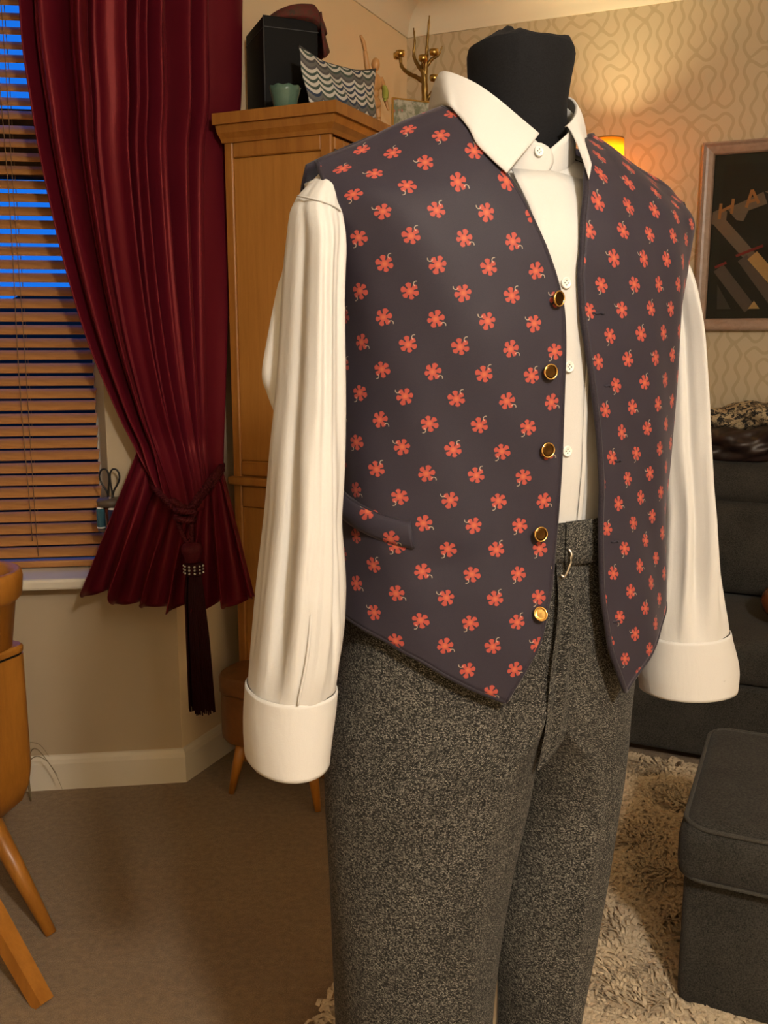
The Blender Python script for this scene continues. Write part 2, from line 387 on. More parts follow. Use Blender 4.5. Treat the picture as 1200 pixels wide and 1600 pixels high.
# window: frame, transom, glass, sill
win = thing('window_1', '', '', wm(.8, .16, ZS)); del win['label'], win['category']; win['kind'] = 'structure'
fw = .05
for nm_, a, b in (('frame_rail', (S0, .15, ZS), (S1, .20, ZS+fw)), ('frame_rail', (S0, .15, ZT-fw), (S1, .20, ZT)), ('frame_stile', (S0, .15, ZS), (S0+fw, .20, ZT)), ('frame_stile', (S1-fw, .15, ZS), (S1, .20, ZT)),
                  ('transom', (S0, .145, 1.665), (S1, .205, 1.835)), ('mullion', (.80, .15, ZS), (.86, .20, 1.665))):
    add(nm_, box(a, b, wm, .005), M['white_gloss' if nm_ == 'frame_stile' else 'dark_frame'], win, smooth=False)
add('pane', box((S0+fw, .172, ZS+fw), (.80, .176, 1.665), wm), M['glass'], win, smooth=False)
add('pane', box((.86, .172, ZS+fw), (S1-fw, .176, 1.665), wm), M['glass'], win, smooth=False)
add('pane', box((S0+fw, .172, 1.835), (S1-fw, .176, ZT-fw), wm), M['glass'], win, smooth=False)
add('window_sill', box((.02, -.072, ZS), (1.60, .16, ZS+.030), wm, .008), M['white_gloss'], win, smooth=False)

# the garden outside, dark at dusk
hm = plain('dusk_hedge_leaves', (.010, .014, .010), .9, var=.5, scale=12, bump=.5)
gh = []
for i in range(61):
    s = -3 + i*.2
    h = 1.42 + .09*math.sin(i*1.7) + .07*math.sin(i*.61+1) + .05*random.random()
    gh.append([wm(s, 3.0+.1*random.random(), 0), wm(s, 2.95+.15*random.random(), .6), wm(s, 2.95+.15*random.random(), 1.1), wm(s, 3.1, h), wm(s, 3.5, h-.05), wm(s, 3.8, .8), wm(s, 3.8, 0)])
add('garden_hedge', grid(gh, True, True, True), hm, base=wm(1, 3, 0), label='dark garden hedge beyond the window', cat='hedge')
gp = [wm(-8, .3), wm(10, .3), wm(10, 14), wm(-8, 14)]
add('ground_outside', prism([(p.x, p.y) for p in gp], -.25, -.06), plain('dusk_lawn', (.02, .025, .015), .95), smooth=False, base=wm(0, 5, -.06), kind='structure')

# ================================================================== BLIND
bl = thing('venetian_blind', 'wooden venetian blind with orange-brown slats in the bay window', 'blind', wm(.8, .07, ZS+.03))
bs0, bs1 = .198, 1.47
def slatmesh():
    rows = []; w = .0355; tau = math.radians(41)
    prof = [(-.5, 0), (-.25, .0012), (0, .0016), (.25, .0012), (.5, 0)]
    sec = [(x*w, y+.0013) for x, y in prof] + [(x*w, y-.0013) for x, y in prof[::-1]]
    for s in (-.636, .636):
        r = []
        for x, y in sec:
            n = x*math.cos(tau) - y*math.sin(tau); z = x*math.sin(tau) + y*math.cos(tau)
            v = WDV*s + WNV*n + Vector((0, 0, z)); r.append(v)
        rows.append(r)
    V, F = grid(rows, True, True, True); return _mesh('slat', V, F, M['slat'], False, None, True)
sm = slatmesh(); zz = .6635; k = 0
while zz < 2.16:
    o = bpy.data.objects.new('slat', sm); COL.objects.link(o); o.parent = bl
    o.location = wm((bs0+bs1)/2 + .0015*math.sin(k*2.3), .072, zz) - BASE[bl]; o.rotation_euler = (.012*math.sin(k*1.7), .0015*math.sin(k*3.1), 0)
    zz += .0335; k += 1
add('bottom_rail', box((bs0, .052, .6235), (bs1, .094, .642), wm, .004), M['slat'], bl, smooth=False)
add('head_rail', box((bs0-.01, .045, 2.19), (bs1+.01, .10, 2.235), wm, .003), M['slat'], bl, smooth=False)
cordm = plain('brown_cord', (.20, .11, .05), .7)
for sc in (.372, .835, 1.30):
    for dn in (-.0155, .0155):
        add('ladder_cord', tube([wm(sc+.001*math.sin(z*9), .072+dn, z) for z in np.linspace(.655, 2.19, 12)], .0009, 5), cordm, bl)
add('pull_cord', tube([wm(.385+.003*math.sin(z*7), .048, z) for z in np.linspace(.70, 2.19, 14)], .0011, 5), cordm, bl)

# ================================================================== CURTAIN
CUR_UP = [((-0.8662, 2.418, 2.1764), (-0.5, 2.45, 2.2551), (-0.3903, 2.8284, 2.3337)), ((-0.8592, 2.4189, 2.0258), (-0.5, 2.45, 2.0887), (-0.3981, 2.8115, 2.1517)), ((-0.8565, 2.4193, 1.9137), (-0.5, 2.45, 1.9667), (-0.4008, 2.8054, 2.0196)), ((-0.843, 2.421, 1.7854), (-0.5, 2.45, 1.8268), (-0.4053, 2.7956, 1.8682)), ((-0.8283, 2.423, 1.669), (-0.5, 2.45, 1.6979), (-0.4228, 2.7572, 1.7268)), ((-0.7894, 2.4281, 1.4444), (-0.6122, 2.4375, 1.4565), (-0.435, 2.7304, 1.4686)), ((-0.7396, 2.4346, 1.2424), (-0.5918, 2.4213, 1.242), (-0.444, 2.7108, 1.2415)), ((-0.6752, 2.443, 1.0654), (-0.5637, 2.4075, 1.056), (-0.4523, 2.6925, 1.0466)), ((-0.6338, 2.4484, 0.9663), (-0.5449, 2.4, 0.9526), (-0.456, 2.6843, 0.9389)), ((-0.5851, 2.4346, 0.8716), (-0.4699, 2.2241, 0.7368), (-0.4558, 2.6606, 0.8747))]
CUR_SK_TOP = [(-0.6380, 2.450, 0.956), (-0.5862, 2.4647, 0.855), (-0.5029, 2.4252, 0.8094), (-0.4517, 2.4621, 0.8554), (-0.4261, 2.5058, 0.8914)]
CUR_SK_BOT = [(-0.7673, 2.388, 0.6144), (-0.6649, 2.3939, 0.5752), (-0.5359, 2.3503, 0.5706), (-0.4237, 2.3448, 0.5773), (-0.3267, 2.3776, 0.5866)]
ROPE = [(-0.6195, 2.5108, 0.8821), (-0.586, 2.4446, 0.8667), (-0.532, 2.381, 0.8356), (-0.4907, 2.3663, 0.8185), (-0.4615, 2.3802, 0.8522), (-0.4356, 2.4239, 0.8899), (-0.4647, 2.7135, 0.8747)]
TAS = [(-0.4864, 2.3214, 0.8218), (-0.48, 2.3223, 0.7406), (-0.472, 2.3233, 0.7044), (-0.467, 2.324, 0.6663), (-0.4592, 2.325, 0.5746), (-0.463, 2.3245, 0.3187)]
cur = thing('curtain', 'burgundy satin curtain tied back beside the wooden blind', 'curtain', (-.55, 2.40, .57))
NF, NS = 8.5, 330
fph = [random.uniform(-.6, .6) for _ in range(40)]; famp = [random.uniform(.55, 1.25) for _ in range(40)]
def foldprofile(t, row):
    x = t*NF + .28*math.sin(t*9.1+.4) + .18*math.sin(t*23+1.3*row)
    k = int(x) ; ph = 2*PI*x
    am = famp[k % 40]*(1-(x-k)) + famp[(k+1) % 40]*(x-k)
    return math.sin(ph)*am + .33*math.sin(ph*2.0+1.1+row*1.6+2*math.sin(t*5)) + .13*math.sin(ph*3.3+row*3)
rows = []
R_up = 64
CUR_UP = [((a[0]+.016*max(0, 1-i/7), a[1], a[2]), (a[0]*.5+b[0]*.5+.06*max(0, 1-i/7), 2.33+.05*i/8 if i < 9 else m[1], m[2]), b) if i < 9 else (a, m, b) for i, (a, m, b) in enumerate(CUR_UP)]
lft = spline([r[0] for r in CUR_UP], R_up); mid = spline([r[1] for r in CUR_UP], R_up); rgt = spline([r[2] for r in CUR_UP], R_up)
for i in range(R_up):
    f = i/(R_up-1); row = []
    amp = .026*(1-f)**.6 + .012
    if f > .93: amp *= 1-(f-.93)/.07*.35
    for j in range(NS):
        t = j/(NS-1)
        P = lft[i]*(1-t)**2 + mid[i]*2*t*(1-t) + rgt[i]*t*t
        tg = ((mid[i]-lft[i])*(1-t) + (rgt[i]-mid[i])*t); n = Vector((tg.y, -tg.x, 0)).normalized()
        edge = min(1, t/.015, (1-t)/.03)
        d = foldprofile(t, f)*amp*(.35+.65*max(0, edge))*(1-.22*t*t)
        sw = .012*math.sin(t*PI)*math.sin(f*5+t*6)
        row.append(P + n*(d+sw) )
    rows.append(row)
solid(add('drape', grid(rows), M['curtain'], cur, fix=False), .0015, 0)
# skirt below the tie
R_sk = 26; tops = spline(CUR_SK_TOP, NS); bots = spline(CUR_SK_BOT, NS); rows = []
for i in range(R_sk):
    f = i/(R_sk-1); row = []
    for j in range(NS):
        t = j/(NS-1)
        P = tops[j].lerp(bots[j], f)
        ph = 2*PI*(t*6.6 + .10*math.sin(t*11+1)) + .8
        s = math.sin(ph); s = math.copysign(abs(s)**.6, s)
        amp = .006 + .040*f**.9
        bulge = .05*math.sin(min(1, f*1.25)*PI*.5)*math.sin(PI*min(1, t*1.0+.02))*(1-f*.5)
        nrm = Vector((.12, -.99, 0))
        w = math.cos(ph)*.016*f
        row.append(P + nrm*(s*amp + bulge + .03*f*max(0, 1-t*4)) + Vector((w, 0, .012*f*math.sin(ph*1.0+.7) - .008*f*math.sin(t*31))))
    rows.append(row)
solid(add('skirt', grid(rows), M['curtain'], cur, fix=False), .0015, 0)
pole = thing('curtain_rail', 'curved white curtain rail at the top of the bay window', 'curtain rail', wm(.5, -.05, 2.3))
rp = spline([wm(1.5, -.09, 2.30), wm(.6, -.09, 2.30), Vector((-.72, 2.44, 2.30)), Vector((-.52, 2.52, 2.30)), Vector((-.42, 2.72, 2.31)), rm(.06, 1.15, 2.31)], 40)
add('rail', tube(rp, .014, 10), M['white_gloss'], pole)
for s in (.15, .8, 1.4): add('bracket', tube([wm(s, 0, 2.30), wm(s, -.09, 2.30)], .008, 8), M['white_gloss'], pole)
# tie-back
tb = thing('curtain_tieback', 'burgundy rope tie-back with beaded tassel around the curtain', 'tie-back', (-.47, 2.32, .32))
def twist(pts, r, n, turns):
    c = spline(pts, n); res = []
    for ph in (0, PI):
        q = []
        for i, p in enumerate(c):
            t = (c[min(i+1, n-1)] - c[max(i-1, 0)]).normalized(); x = t.cross(Vector((0, 0, 1)))
            if x.length < .1: x = t.cross(Vector((0, 1, 0)))
            x.normalize(); y = x.cross(t); a = 2*PI*turns*i/n + ph
            q.append(p + (x*math.cos(a) + y*math.sin(a))*r*.55)
        res.append(tube(q, r*.62, 6))
    return join(*res)
off = Vector((.005, -.045, 0)); RP = [Vector(p) + off*(1 if 0 < i < 6 else .2) for i, p in enumerate(ROPE)]
add('rope', twist(RP, .0085, 130, 26), M['rope'], tb)
RP2 = [p + Vector((.002, -.004, .013)) for p in RP[2:]]
add('rope', twist(RP2, .0085, 100, 19), M['rope'], tb)
kn = RP[3] + Vector((-.002, -.012, 0))
kv = []
for a in np.linspace(0, 2*PI*2.6, 60): kv.append(kn + Vector((.020*math.cos(a), -.010+.014*math.sin(a), .012*math.sin(a*.38))))
add('knot', twist(kv, .0085, 110, 24), M['rope'], tb)
T0 = [Vector(p) + Vector((0, -.022, 0)) for p in TAS]
add('cord_loop', twist([kn+Vector((-.018, -.01, 0)), T0[0]+Vector((-.016, 0, -.035)), T0[1]+Vector((-.004, 0, .005))], .006, 40, 8), M['rope'], tb)
add('cord_loop', twist([kn+Vector((.016, -.01, 0)), T0[0]+Vector((.012, 0, -.04)), T0[1]+Vector((.005, 0, .005))], .006, 40, 8), M['rope'], tb)
add('tassel_head', lathe([(.006, .045), (.022, .040), (.026, .030), (.025, .018), (.018, .006), (.019, -.004)], T0[2]+Vector((-.003, 0, 0)), 18), M['rope'], tb)
ring = add('beaded_band', lathe([(.0195, .016), (.0235, .012), (.0235, -.012), (.0195, -.016)], T0[2]+Vector((0, 0, -.022)), 18), M['fringe'], tb, label='band of clear sparkling beads')
bead = plain('clear_bead', (.5, .48, .45), .1, .6, .2, 50)
bv = []
for rr in range(3):
    for a in np.linspace(PI*1.05, PI*1.95, 6): bv.append(ellipsoid(T0[2]+Vector((.024*math.cos(a), .024*math.sin(a), -.030+rr*.0085)), (Vector((.0034, 0, 0)), Vector((0, .0034, 0)), Vector((0, 0, .0034))), 6, 4))
o = add('bead', join(*bv), bead, ring); o['kind'] = 'stuff'
fr = []
top = T0[2]+Vector((0, 0, -.036)); bot = T0[5]
nfr = 150
for i in range(nfr):
    a = 2*PI*i/nfr*7.3; r0 = .021*math.sqrt(((i*37) % nfr)/nfr)+.001
    d = Vector((math.cos(a)*r0, math.sin(a)*r0, 0))
    fr.append(tube([top+d*.8, top+d*1.1+Vector((0, 0, -.06)), (top+bot)/2+d*1.35, bot+d*1.55+Vector((0, 0, random.uniform(-.012, .006)))], [.002, .0026, .0026, .0022], 4))
o = add('tassel_fringe', join(*fr), M['fringe'], tb); o['kind'] = 'stuff'

# ================================================================== SEWING CADDY on the sill
zs = ZS+.0305
sc0 = wm(.157, -.037, zs)
cd = thing('sewing_caddy', 'small wooden sewing caddy standing on the window sill', 'sewing caddy', sc0)
dark = wood('dark_red_wood', (.10, .022, .010), (.15, .035, .015), (8, 8, 1), 4., .35)
add('base', lathe([(.032, 0), (.035, .004), (.034, .012), (.030, .016)], sc0, 24), dark, cd)
add('post', lathe([(.017, .016), (.013, .03), (.012, .15), (.017, .184)], sc0, 16), dark, cd)
add('middle_tray', lathe([(.026, .118), (.0355, .121), (.0355, .127), (.026, .129)], sc0, 24), plain('grey_brown_disc', (.09, .065, .045), .5), cd)
add('top_disc', lathe([(.020, .184), (.034, .190), (.036, .200), (.033, .206), (.012, .208)], sc0, 24), plain('grey_brown_disc', (.09, .065, .045), .5), cd)
def spool(c, col, nm, lab):
    t = thing('thread_spool', lab, 'thread spool', c, 'spools of thread on the sewing caddy')
    tm = NT(nm); tm.set(Base_Color=col, Roughness=.5); w = tm.node('ShaderNodeTexWave'); w.bands_direction = 'Z'; w.inputs['Scale'].default_value = 420; tm.put(w.inputs['Vector'], tm.obj()); tm.bump(w.outputs[1], .5, .001)
    add('thread', lathe([(.0095, .003), (.0112, .006), (.0112, .049), (.0095, .052)], c, 18), tm.mat, t)
    add('spool_end', lathe([(.0108, 0), (.0112, .001), (.0108, .003)], c, 18), M['button_pearl'], t); add('spool_end', lathe([(.0095, .052), (.010, .054), (.008, .056)], c, 18), M['button_pearl'], t)
cs = sc0 + Vector((-.0245, -.010, .1295)); spool(cs, (.028, .105, .145), 'teal_thread', 'teal spool of thread on the sewing caddy')
cs2 = sc0 + Vector((.010, -.024, .1295)); spool(cs2, (.020, .022, .085), 'navy_thread', 'navy blue spool of thread on the sewing caddy')
sco = sc0 + Vector((.002, -.004, .2085))
sx = thing('scissors', 'black-handled scissors standing upright in the sewing caddy', 'scissors', sco)
for sg in (-1, 1):
    lp = [sco + Vector((sg*x, 0, z)) for x, z in ((.006, .002), (.010, .020), (.022, .040), (.0265, .058), (.021, .074), (.010, .077), (.0025, .066), (.0015, .045), (.005, .015), (.006, .002))]
    add('handle', tube(spline(lp, 40), .0025, 7), M['black_metal'], sx)
add('blades', tube([sco+Vector((0, 0, .004)), sco+Vector((0, 0, -.02))], [.006, .004], 6), M['steel'], sx)

# ================================================================== CABINET against the left wall
CZ = 1.822
cab = thing('oak_cupboard', 'tall honey oak cupboard with panelled side standing behind the dummy', 'cupboard', rm(.245, .95, 0))
cp0, cp1, cq0, cq1 = .085, .405, .44, 1.43
def rb(name, a, b, mat, par, bev=.003, seg=1, **k): return add(name, box(a, b, rm, bev, seg), mat, par, smooth=False, **k)
rb('body', (cp0+.012, cq0+.012, .06), (cp1-.02, cq1-.012, 1.76), M['oak'], cab)
rb('plinth', (cp0, cq0, .0), (cp1, cq1, .075), M['oak'], cab)
# cornice, swept moulding
cprof = [(.000, 1.752), (.006, 1.752), (.010, 1.762), (.020, 1.775), (.024, 1.790), (.024, 1.794), (.034, 1.794), (.034, CZ), (-.02, CZ)]
cor = [(cp0, cq0, -1, -1), (cp1, cq0, 1, -1), (cp1, cq1, 1, 1), (cp0, cq1, -1, 1)]
rows = [[rm(p+sx_*d*(.35 if sx_ < 0 else 1), q+sy*d, z) for d, z in cprof] for p, q, sx_, sy in cor]
V, F = grid(rows + [rows[0]]); add('cornice', (V, F), M['oak'], cab, smooth=False)
rb('top_board', (cp0-.01, cq0-.03, CZ-.006), (cp1+.03, cq1+.03, CZ), M['oak'], cab, .001)
# side facing the window: stiles, rails, raised panels
sq = cq1
for p_ in ((cp0, cp0+.026), (cp1-.030, cp1)): rb('stile', (p_[0], sq-.014, .07), (p_[1], sq, 1.755), M['oak'], cab)
for z_ in ((1.715, 1.755), (.865, .905), (.775, .835), (.075, .14)): rb('rail', (cp0+.026, sq-.014, z_[0]), (cp1-.030, sq-.0015, z_[1]), M['oak'], cab)
for z_ in ((.905, 1.715), (.14, .775)):
    rb('side_panel', (cp0+.024, sq-.020, z_[0]), (cp1-.028, sq-.008, z_[1]), M['oak_panel'], cab)
rb('waist_moulding', (cp0-.012, sq-.02, .838), (cp1+.014, sq+.014, .862), M['oak'], cab, .006, 2)
rb('waist_moulding', (cp1-.02, cq0-.012, .838), (cp1+.014, sq-.02, .862), M['oak'], cab, .006, 2)
# doors to the front
qm = (cq0+cq1)/2
for qa, qb, sd in ((cq0+.02, qm-.003, 1), (qm+.003, cq1-.022, -1)):
    for za, zb in ((.87, 1.748), (.085, .83)):
        d = rb('door', (cp1-.022, qa, za), (cp1-.008, qb, zb), M['oak_panel'], cab)
        for qq in ((qa, qa+.05), (qb-.05, qb)): rb('door_stile', (cp1-.01, qq[0], za), (cp1+.001, qq[1], zb), M['oak'], d)
        for z2 in ((za, za+.05), (zb-.05, zb)): rb('door_rail', (cp1-.01, qa+.05, z2[0]), (cp1+.0005, qb-.05, z2[1]), M['oak'], d)
        qk = qb-.025 if sd > 0 else qa+.025; zk = 1.2 if za > .5 else .6
        add('knob', lathe([(.006, 0), (.006, .012), (.013, .018), (.012, .026), (.004, .029)], rm(cp1, qk, zk), 14, PXV), M['oak'], d)
        for zh in (za+.045, zb-.06):
            qh = qa+.004 if sd > 0 else qb-.004
            rb('hinge', (cp1+.001, qh-.010, zh), (cp1+.005, qh+.010, zh+.03), M['black_metal'], d, .001)

# ---- things on the cupboard
zt = CZ+.0005
u1 = Vector((math.sin(math.radians(68.5)), math.cos(math.radians(68.5)), 0)); u2 = Vector((-u1.y, u1.x, 0))
bc = rm(.165, 1.345, zt)
def bxf(x, y, z): return bc + u1*x + u2*y + Vector((0, 0, z))
bb = thing('black_storage_box', 'upright black box on the cupboard beneath the red cap', 'box', bc)
BH = .262
add('shell', box((0, 0, 0), (.150, .20, BH), bxf, .003), M['black_box'], bb, smooth=False)
add('edge_strip', tube([bxf(-.001, -.001, .002), bxf(-.001, -.001, BH-.002)], .0022, 6), M['black_edge'], bb)
add('lid_line', box((-.001, -.001, BH-.03), (.151, .201, BH-.028), bxf), M['black_edge'], bb, smooth=False)
# cap
cb = bxf(.095, .045, BH+.001)
cap = thing('flat_cap', 'red-brown tweed flat cap lying on the black box', 'cap', cb)
rows = []
for i in range(15):
    t = i/14; rr = math.sin(PI*(.06+.94*t)*.5)**.7 if t < 1 else 1
    row = []
    for k_ in range(32):
        a = 2*PI*k_/32; x = math.cos(a)*.084*rr + .010; y = math.sin(a)*.066*rr
        z = .040*(1-t**2.4) + .012*math.sin(a*3+1)*t*.4 + .012*math.cos(a)
        droop = max(0, x-.050); z -= droop*1.05
        row.append(cb + u1*x + u2*y + Vector((0, 0, max(z, -.02 if x > .056 else .0015))))
    rows.append(row)
rows.append([cb + (r-cb)*.96 + Vector((0, 0, -.004)) for r in rows[-1]])
add('crown', grid(rows, True, True, True), M['cap'], cap)
rows = []
for i in range(6):
    f = i/5
    rows.append([cb + u1*(.060+.038*f*math.sin(PI*(.08+.84*k_/10))) + u2*(-.055+.11*k_/10) + Vector((0, 0, .020-.085*f**1.3-.03*(1-math.sin(PI*k_/10))*f)) for k_ in range(11)])
solid(add('peak', grid(rows), M['cap'], cap), .006, 0)
# teal bowl with scalloped rim
bo = rm(.268, 1.418, zt)
rows = []
for r, z in ((.010, 0), (.026, .0005), (.029, .006), (.033, .024), (.0375, .042), (.041, .054), (.0385, .054), (.035, .042), (.030, .024), (.024, .010), (.008, .008)):
    k9 = .5*max(0, (z-.03)/.024)
    rows.append([bo + Vector((math.cos(2*PI*k_/40)*r*(1+.05*k9*math.sin(9*2*PI*k_/40)), math.sin(2*PI*k_/40)*r*(1+.05*k9*math.sin(9*2*PI*k_/40)), z+.003*k9*math.sin(9*2*PI*k_/40))) for k_ in range(40)])
add('small_bowl', grid(rows, True, True, True), M['teal_glaze'], base=bo, label='small teal glazed bowl on the cupboard edge beside the black box', cat='bowl')
# printed pouch
pl_, pr_ = rm(.318, 1.395, zt), rm(.400, 1.135, zt); ax = (pr_-pl_); Lp = ax.length; ax.normalize(); pn = Vector((ax.y, -ax.x, 0))
po = thing('printed_pouch', 'zipped pouch with white and navy scallop print on the cupboard', 'pouch', (pl_+pr_)/2)
def pouch(side):
    rows, uv = [], []
    for i in range(19):
        v = i/18; row = []
        for j in range(27):
            u = j/26
            w = .92+.14*v; x = (u-.5)*Lp*w+Lp*.5 + .004*math.sin(v*8); h = (.146 + .022*math.sin(u*PI+PI)*.6 + .010*(abs(u-.5)*2)**3 + .018*(1-u)*0)
            th = .030*(math.sin(PI*min(max(u, .001), .999))**.55)*(math.sin(PI*(.06+.90*v))**.6)*(1-.35*v)
            lean = -.020*v
            row.append(pl_ + ax*x + pn*(side*th + lean + .004*math.sin(u*13+v*7)*math.sin(PI*u)) + Vector((0, 0, h*v + .0)))
            uv.append((u, v))
        rows.append(row)
    V, F = grid(rows); return V, F, uv
V, F, uv = pouch(1); add('front_panel', (V, F), M['pouch'], po, uvs=uv, fix=False)
V, F, uv = pouch(-1); add('back_panel', (V, F), M['pouch'], po, uvs=uv, fix=False)
top_ = pouch(1)[0][18*27:]; top2 = pouch(-1)[0][18*27:]
add('zip', tube([(Vector(a)+Vector(b))/2 for a, b in zip(top_, top2)], .0035, 6), M['black_edge'], po)
# wooden artist figure
fo = rm(.338, 1.02, zt+0)
fg = thing('wooden_artist_figure', 'jointed wooden figure with one arm raised behind the printed pouch', 'figurine', fo)
def fl(x, y, z): return fo + ax*x + pn*y + Vector((0, 0, z))
pw = M['pale_wood']
add('stand', lathe([(.035, 0), (.036, .006), (.030, .012), (.006, .014)], fo, 20), pw, fg)
add('pelvis', ellipsoid(fl(0, 0, .092), (ax*.020, pn*.015, Vector((0, 0, .018)))), pw, fg)
add('abdomen', ellipsoid(fl(0, 0, .118), (ax*.012, pn*.011, Vector((0, 0, .014)))), pw, fg)
add('chest', ellipsoid(fl(0, 0, .148), (ax*.023, pn*.016, Vector((0, 0, .026)))), pw, fg)
add('head', ellipsoid(fl(.002, 0, .197), (ax*.012, pn*.013, Vector((0, 0, .019)))), pw, fg)
add('neck', tube([fl(0, 0, .165), fl(0, 0, .185)], .005, 8), pw, fg)
def limb(name, pts, r): add(name, tube(spline(pts, 14), [r[0]+(r[1]-r[0])*i/13+.0018*math.sin(PI*i/13) for i in range(14)], 10), pw, fg)
limb('arm', [fl(-.022, 0, .165), fl(-.034, .0, .185), fl(-.042, 0, .225)], (.007, .0055)); limb('forearm', [fl(-.042, 0, .225), fl(-.050, 0, .247), fl(-.062, 0, .262)], (.0055, .003))
limb('arm', [fl(.022, 0, .165), fl(.032, 0, .150), fl(.040, 0, .128)], (.007, .005)); limb('forearm', [fl(.040, 0, .128), fl(.046, 0, .105), fl(.052, .005, .080)], (.005, .003))
for sg in (-1, 1):
    limb('thigh', [fl(sg*.009, 0, .085), fl(sg*.011, 0, .065), fl(sg*.012, .002, .052)], (.009, .007)); limb('shin', [fl(sg*.012, .002, .052), fl(sg*.012, 0, .035), fl(sg*.012, 0, .019)], (.007, .004))
    add('foot', ellipsoid(fl(sg*.012, .006, .0185), (ax*.006, pn*.013, Vector((0, 0, .0045)))), pw, fg)
add('green_ribbon', tube(spline([fl(.020, .016, .142), fl(.028, .014, .125), fl(.032, .010, .108), fl(.026, .012, .100)], 12), [.004, .007, .009, .010, .010, .010, .009, .009, .008, .006, .004, .003], 8, flat=.5), plain('lime_cloth', (.34, .36, .06), .8), fg)
# small glass photo frame
ff0 = rm(.378, .84, zt)
fx = (ax*.75 + PXV*.35).normalized(); fn = Vector((fx.y, -fx.x, 0))
pf = thing('photo_frame', 'small glass photo frame with thin gold edges on the cupboard', 'photo frame', ff0)
def pff(x, y, z): return ff0 + fx*x + fn*y + Vector((0, 0, z))
def photo_mat():
    t = NT('faded_garden_photo'); n = t.noise(t.obj(), 45, 4, .6); n2 = t.noise(t.obj(), 28, 2)
    c = t.mix(t.step(.4, .6, n), (.20, .22, .15), (.48, .46, .38)); c = t.mix(t.step(.62, .66, n2), c, (.50, .16, .14))
    return t.set(Base_Color=c, Roughness=.2)
add('picture', box((-.066, 0, .004), (.066, .004, .130), pff), photo_mat(), pf, smooth=False)
for a, b in (((-.070, -.002, 0), (-.066, .007, .134)), ((.066, -.002, 0), (.070, .007, .134)), ((-.066, -.002, 0), (.066, .007, .004)), ((-.066, -.002, .130), (.066, .007, .134))): add('edge', box(a, b, pff), M['gold'], pf, smooth=False)
add('side_pane', box((-.100, -.030, 0), (-.098, -.028, .115), lambda x, y, z: pff(x+.03, y+.028, z) + (-fn*.0)), M['teal_glaze'], pf, smooth=False)
add('easel_leg', box((-.01, -.045, 0), (.01, -.002, .06), pff), M['black_box'], pf, smooth=False)
# brass branch candle holder
ch0 = rm(.350, .66, zt)
ch = thing('candle_holder', 'brass branch-shaped candle holder with four small cups', 'candle holder', ch0)
cxv = PXV*.93 + QXV*(-.36); cxv = PXV
def cf(x, z, y=0): return ch0 + cxv*x + QXV*y + Vector((0, 0, z))
ob = M['old_brass']
add('foot', lathe([(.055, 0), (.056, .004), (.040, .010), (.016, .022), (.012, .03)], ch0, 24), ob, ch)
def br(name, pts, r0, r1, n=22):
    c = spline([cf(*p) for p in pts], n); add(name, tube(c, [r0+(r1-r0)*i/(n-1)+.0008*math.sin(i*2.1) for i in range(n)], 9), ob, ch)
br('stem', [(0, .02), (.002, .10), (-.003, .18), (-.006, .245), (-.012, .27)], .013, .010)
br('branch', [(-.006, .235), (.000, .29), (.003, .34), (.010, .425)], .010, .0025)
br('branch', [(-.010, .26), (-.030, .285), (-.043, .315), (-.040, .355), (-.044, .395)], .008, .0022)
br('branch', [(-.004, .225), (-.03, .245), (-.062, .262), (-.085, .285), (-.090, .315)], .008, .005)
br('branch', [(-.004, .27), (.020, .295), (.042, .305), (.055, .33)], .007, .002)
br('branch', [(0, .17), (.022, .195), (.045, .215), (.058, .245)], .008, .002)
br('branch', [(-.004, .26), (-.008, .275, .012), (-.004, .285, .02)], .006, .004, 8)
for x, z, y in ((-.090, .315, 0), (-.108, .315, -.02), (.026, .306, 0), (.032, .226, .01), (-.002, .286, .022)):
    c = cf(x, z, y)
    cu = add('cup', lathe([(.003, -.002), (.012, 0), (.0145, .006), (.0150, .017), (.0125, .017), (.012, .006), (.003, .004)], c, 18), M['brass'], ch)

# ================================================================== STOOL-BOX on peg legs by the cupboard
sb0 = rm(.30, 1.545, 0)
sb = thing('sewing_box', 'wooden sewing box with lid on splayed peg legs by the cupboard', 'sewing box', sb0)
def rrect(p0, p1, q0, q1, r, n=6):
    out = []
    for cx, cy, a0 in ((p1-r, q1-r, 0), (p0+r, q1-r, PI/2), (p0+r, q0+r, PI), (p1-r, q0+r, 1.5*PI)):
        for i in range(n+1):
            a = a0 + PI/2*i/n; out.append((cx+r*math.cos(a), cy+r*math.sin(a)))
    return out
def rr_solid(p0, p1, q0, q1, r, zs_):
    rows = []
    for ins, z in zs_: rows.append([rm(x, y, z) for x, y in rrect(p0+ins, p1-ins, q0+ins, q1-ins, max(r-ins, .004))])
    return grid(rows, True, True, True)
add('body', rr_solid(.125, .475, 1.452, 1.632, .07, [(.03, .148), (.010, .150), (.002, .160), (0, .172), (0, .288), (.003, .291)]), M['shaded_teak'], sb, sharp=40)
lid = add('lid', rr_solid(.122, .478, 1.449, 1.635, .07, [(.003, .293), (0, .296), (0, .334), (.006, .342), (.03, .345)]), M['shaded_teak'], sb, sharp=40)
add('knob', lathe([(.007, 0), (.006, .004), (.013, .010), (.011, .018), (.003, .021)], rm(.185, 1.50, .345), 14), M['shaded_teak'], lid)
add('rear_strut', box((.14, 1.46, .13), (.46, 1.48, .15), rm, .003), M['shaded_teak'], sb, smooth=False)
for p_, q_, dp, dq in ((.20, 1.595, -.030, .018), (.41, 1.590, .028, .014), (.20, 1.49, -.03, -.02), (.41, 1.49, .03, -.02)):
    add('leg', tube([rm(p_, q_, .152), rm(p_+dp*.5, q_+dq*.5, .08), rm(p_+dp, q_+dq, .001)], [.017, .014, .0085], 12), M['honey_wood'], sb)

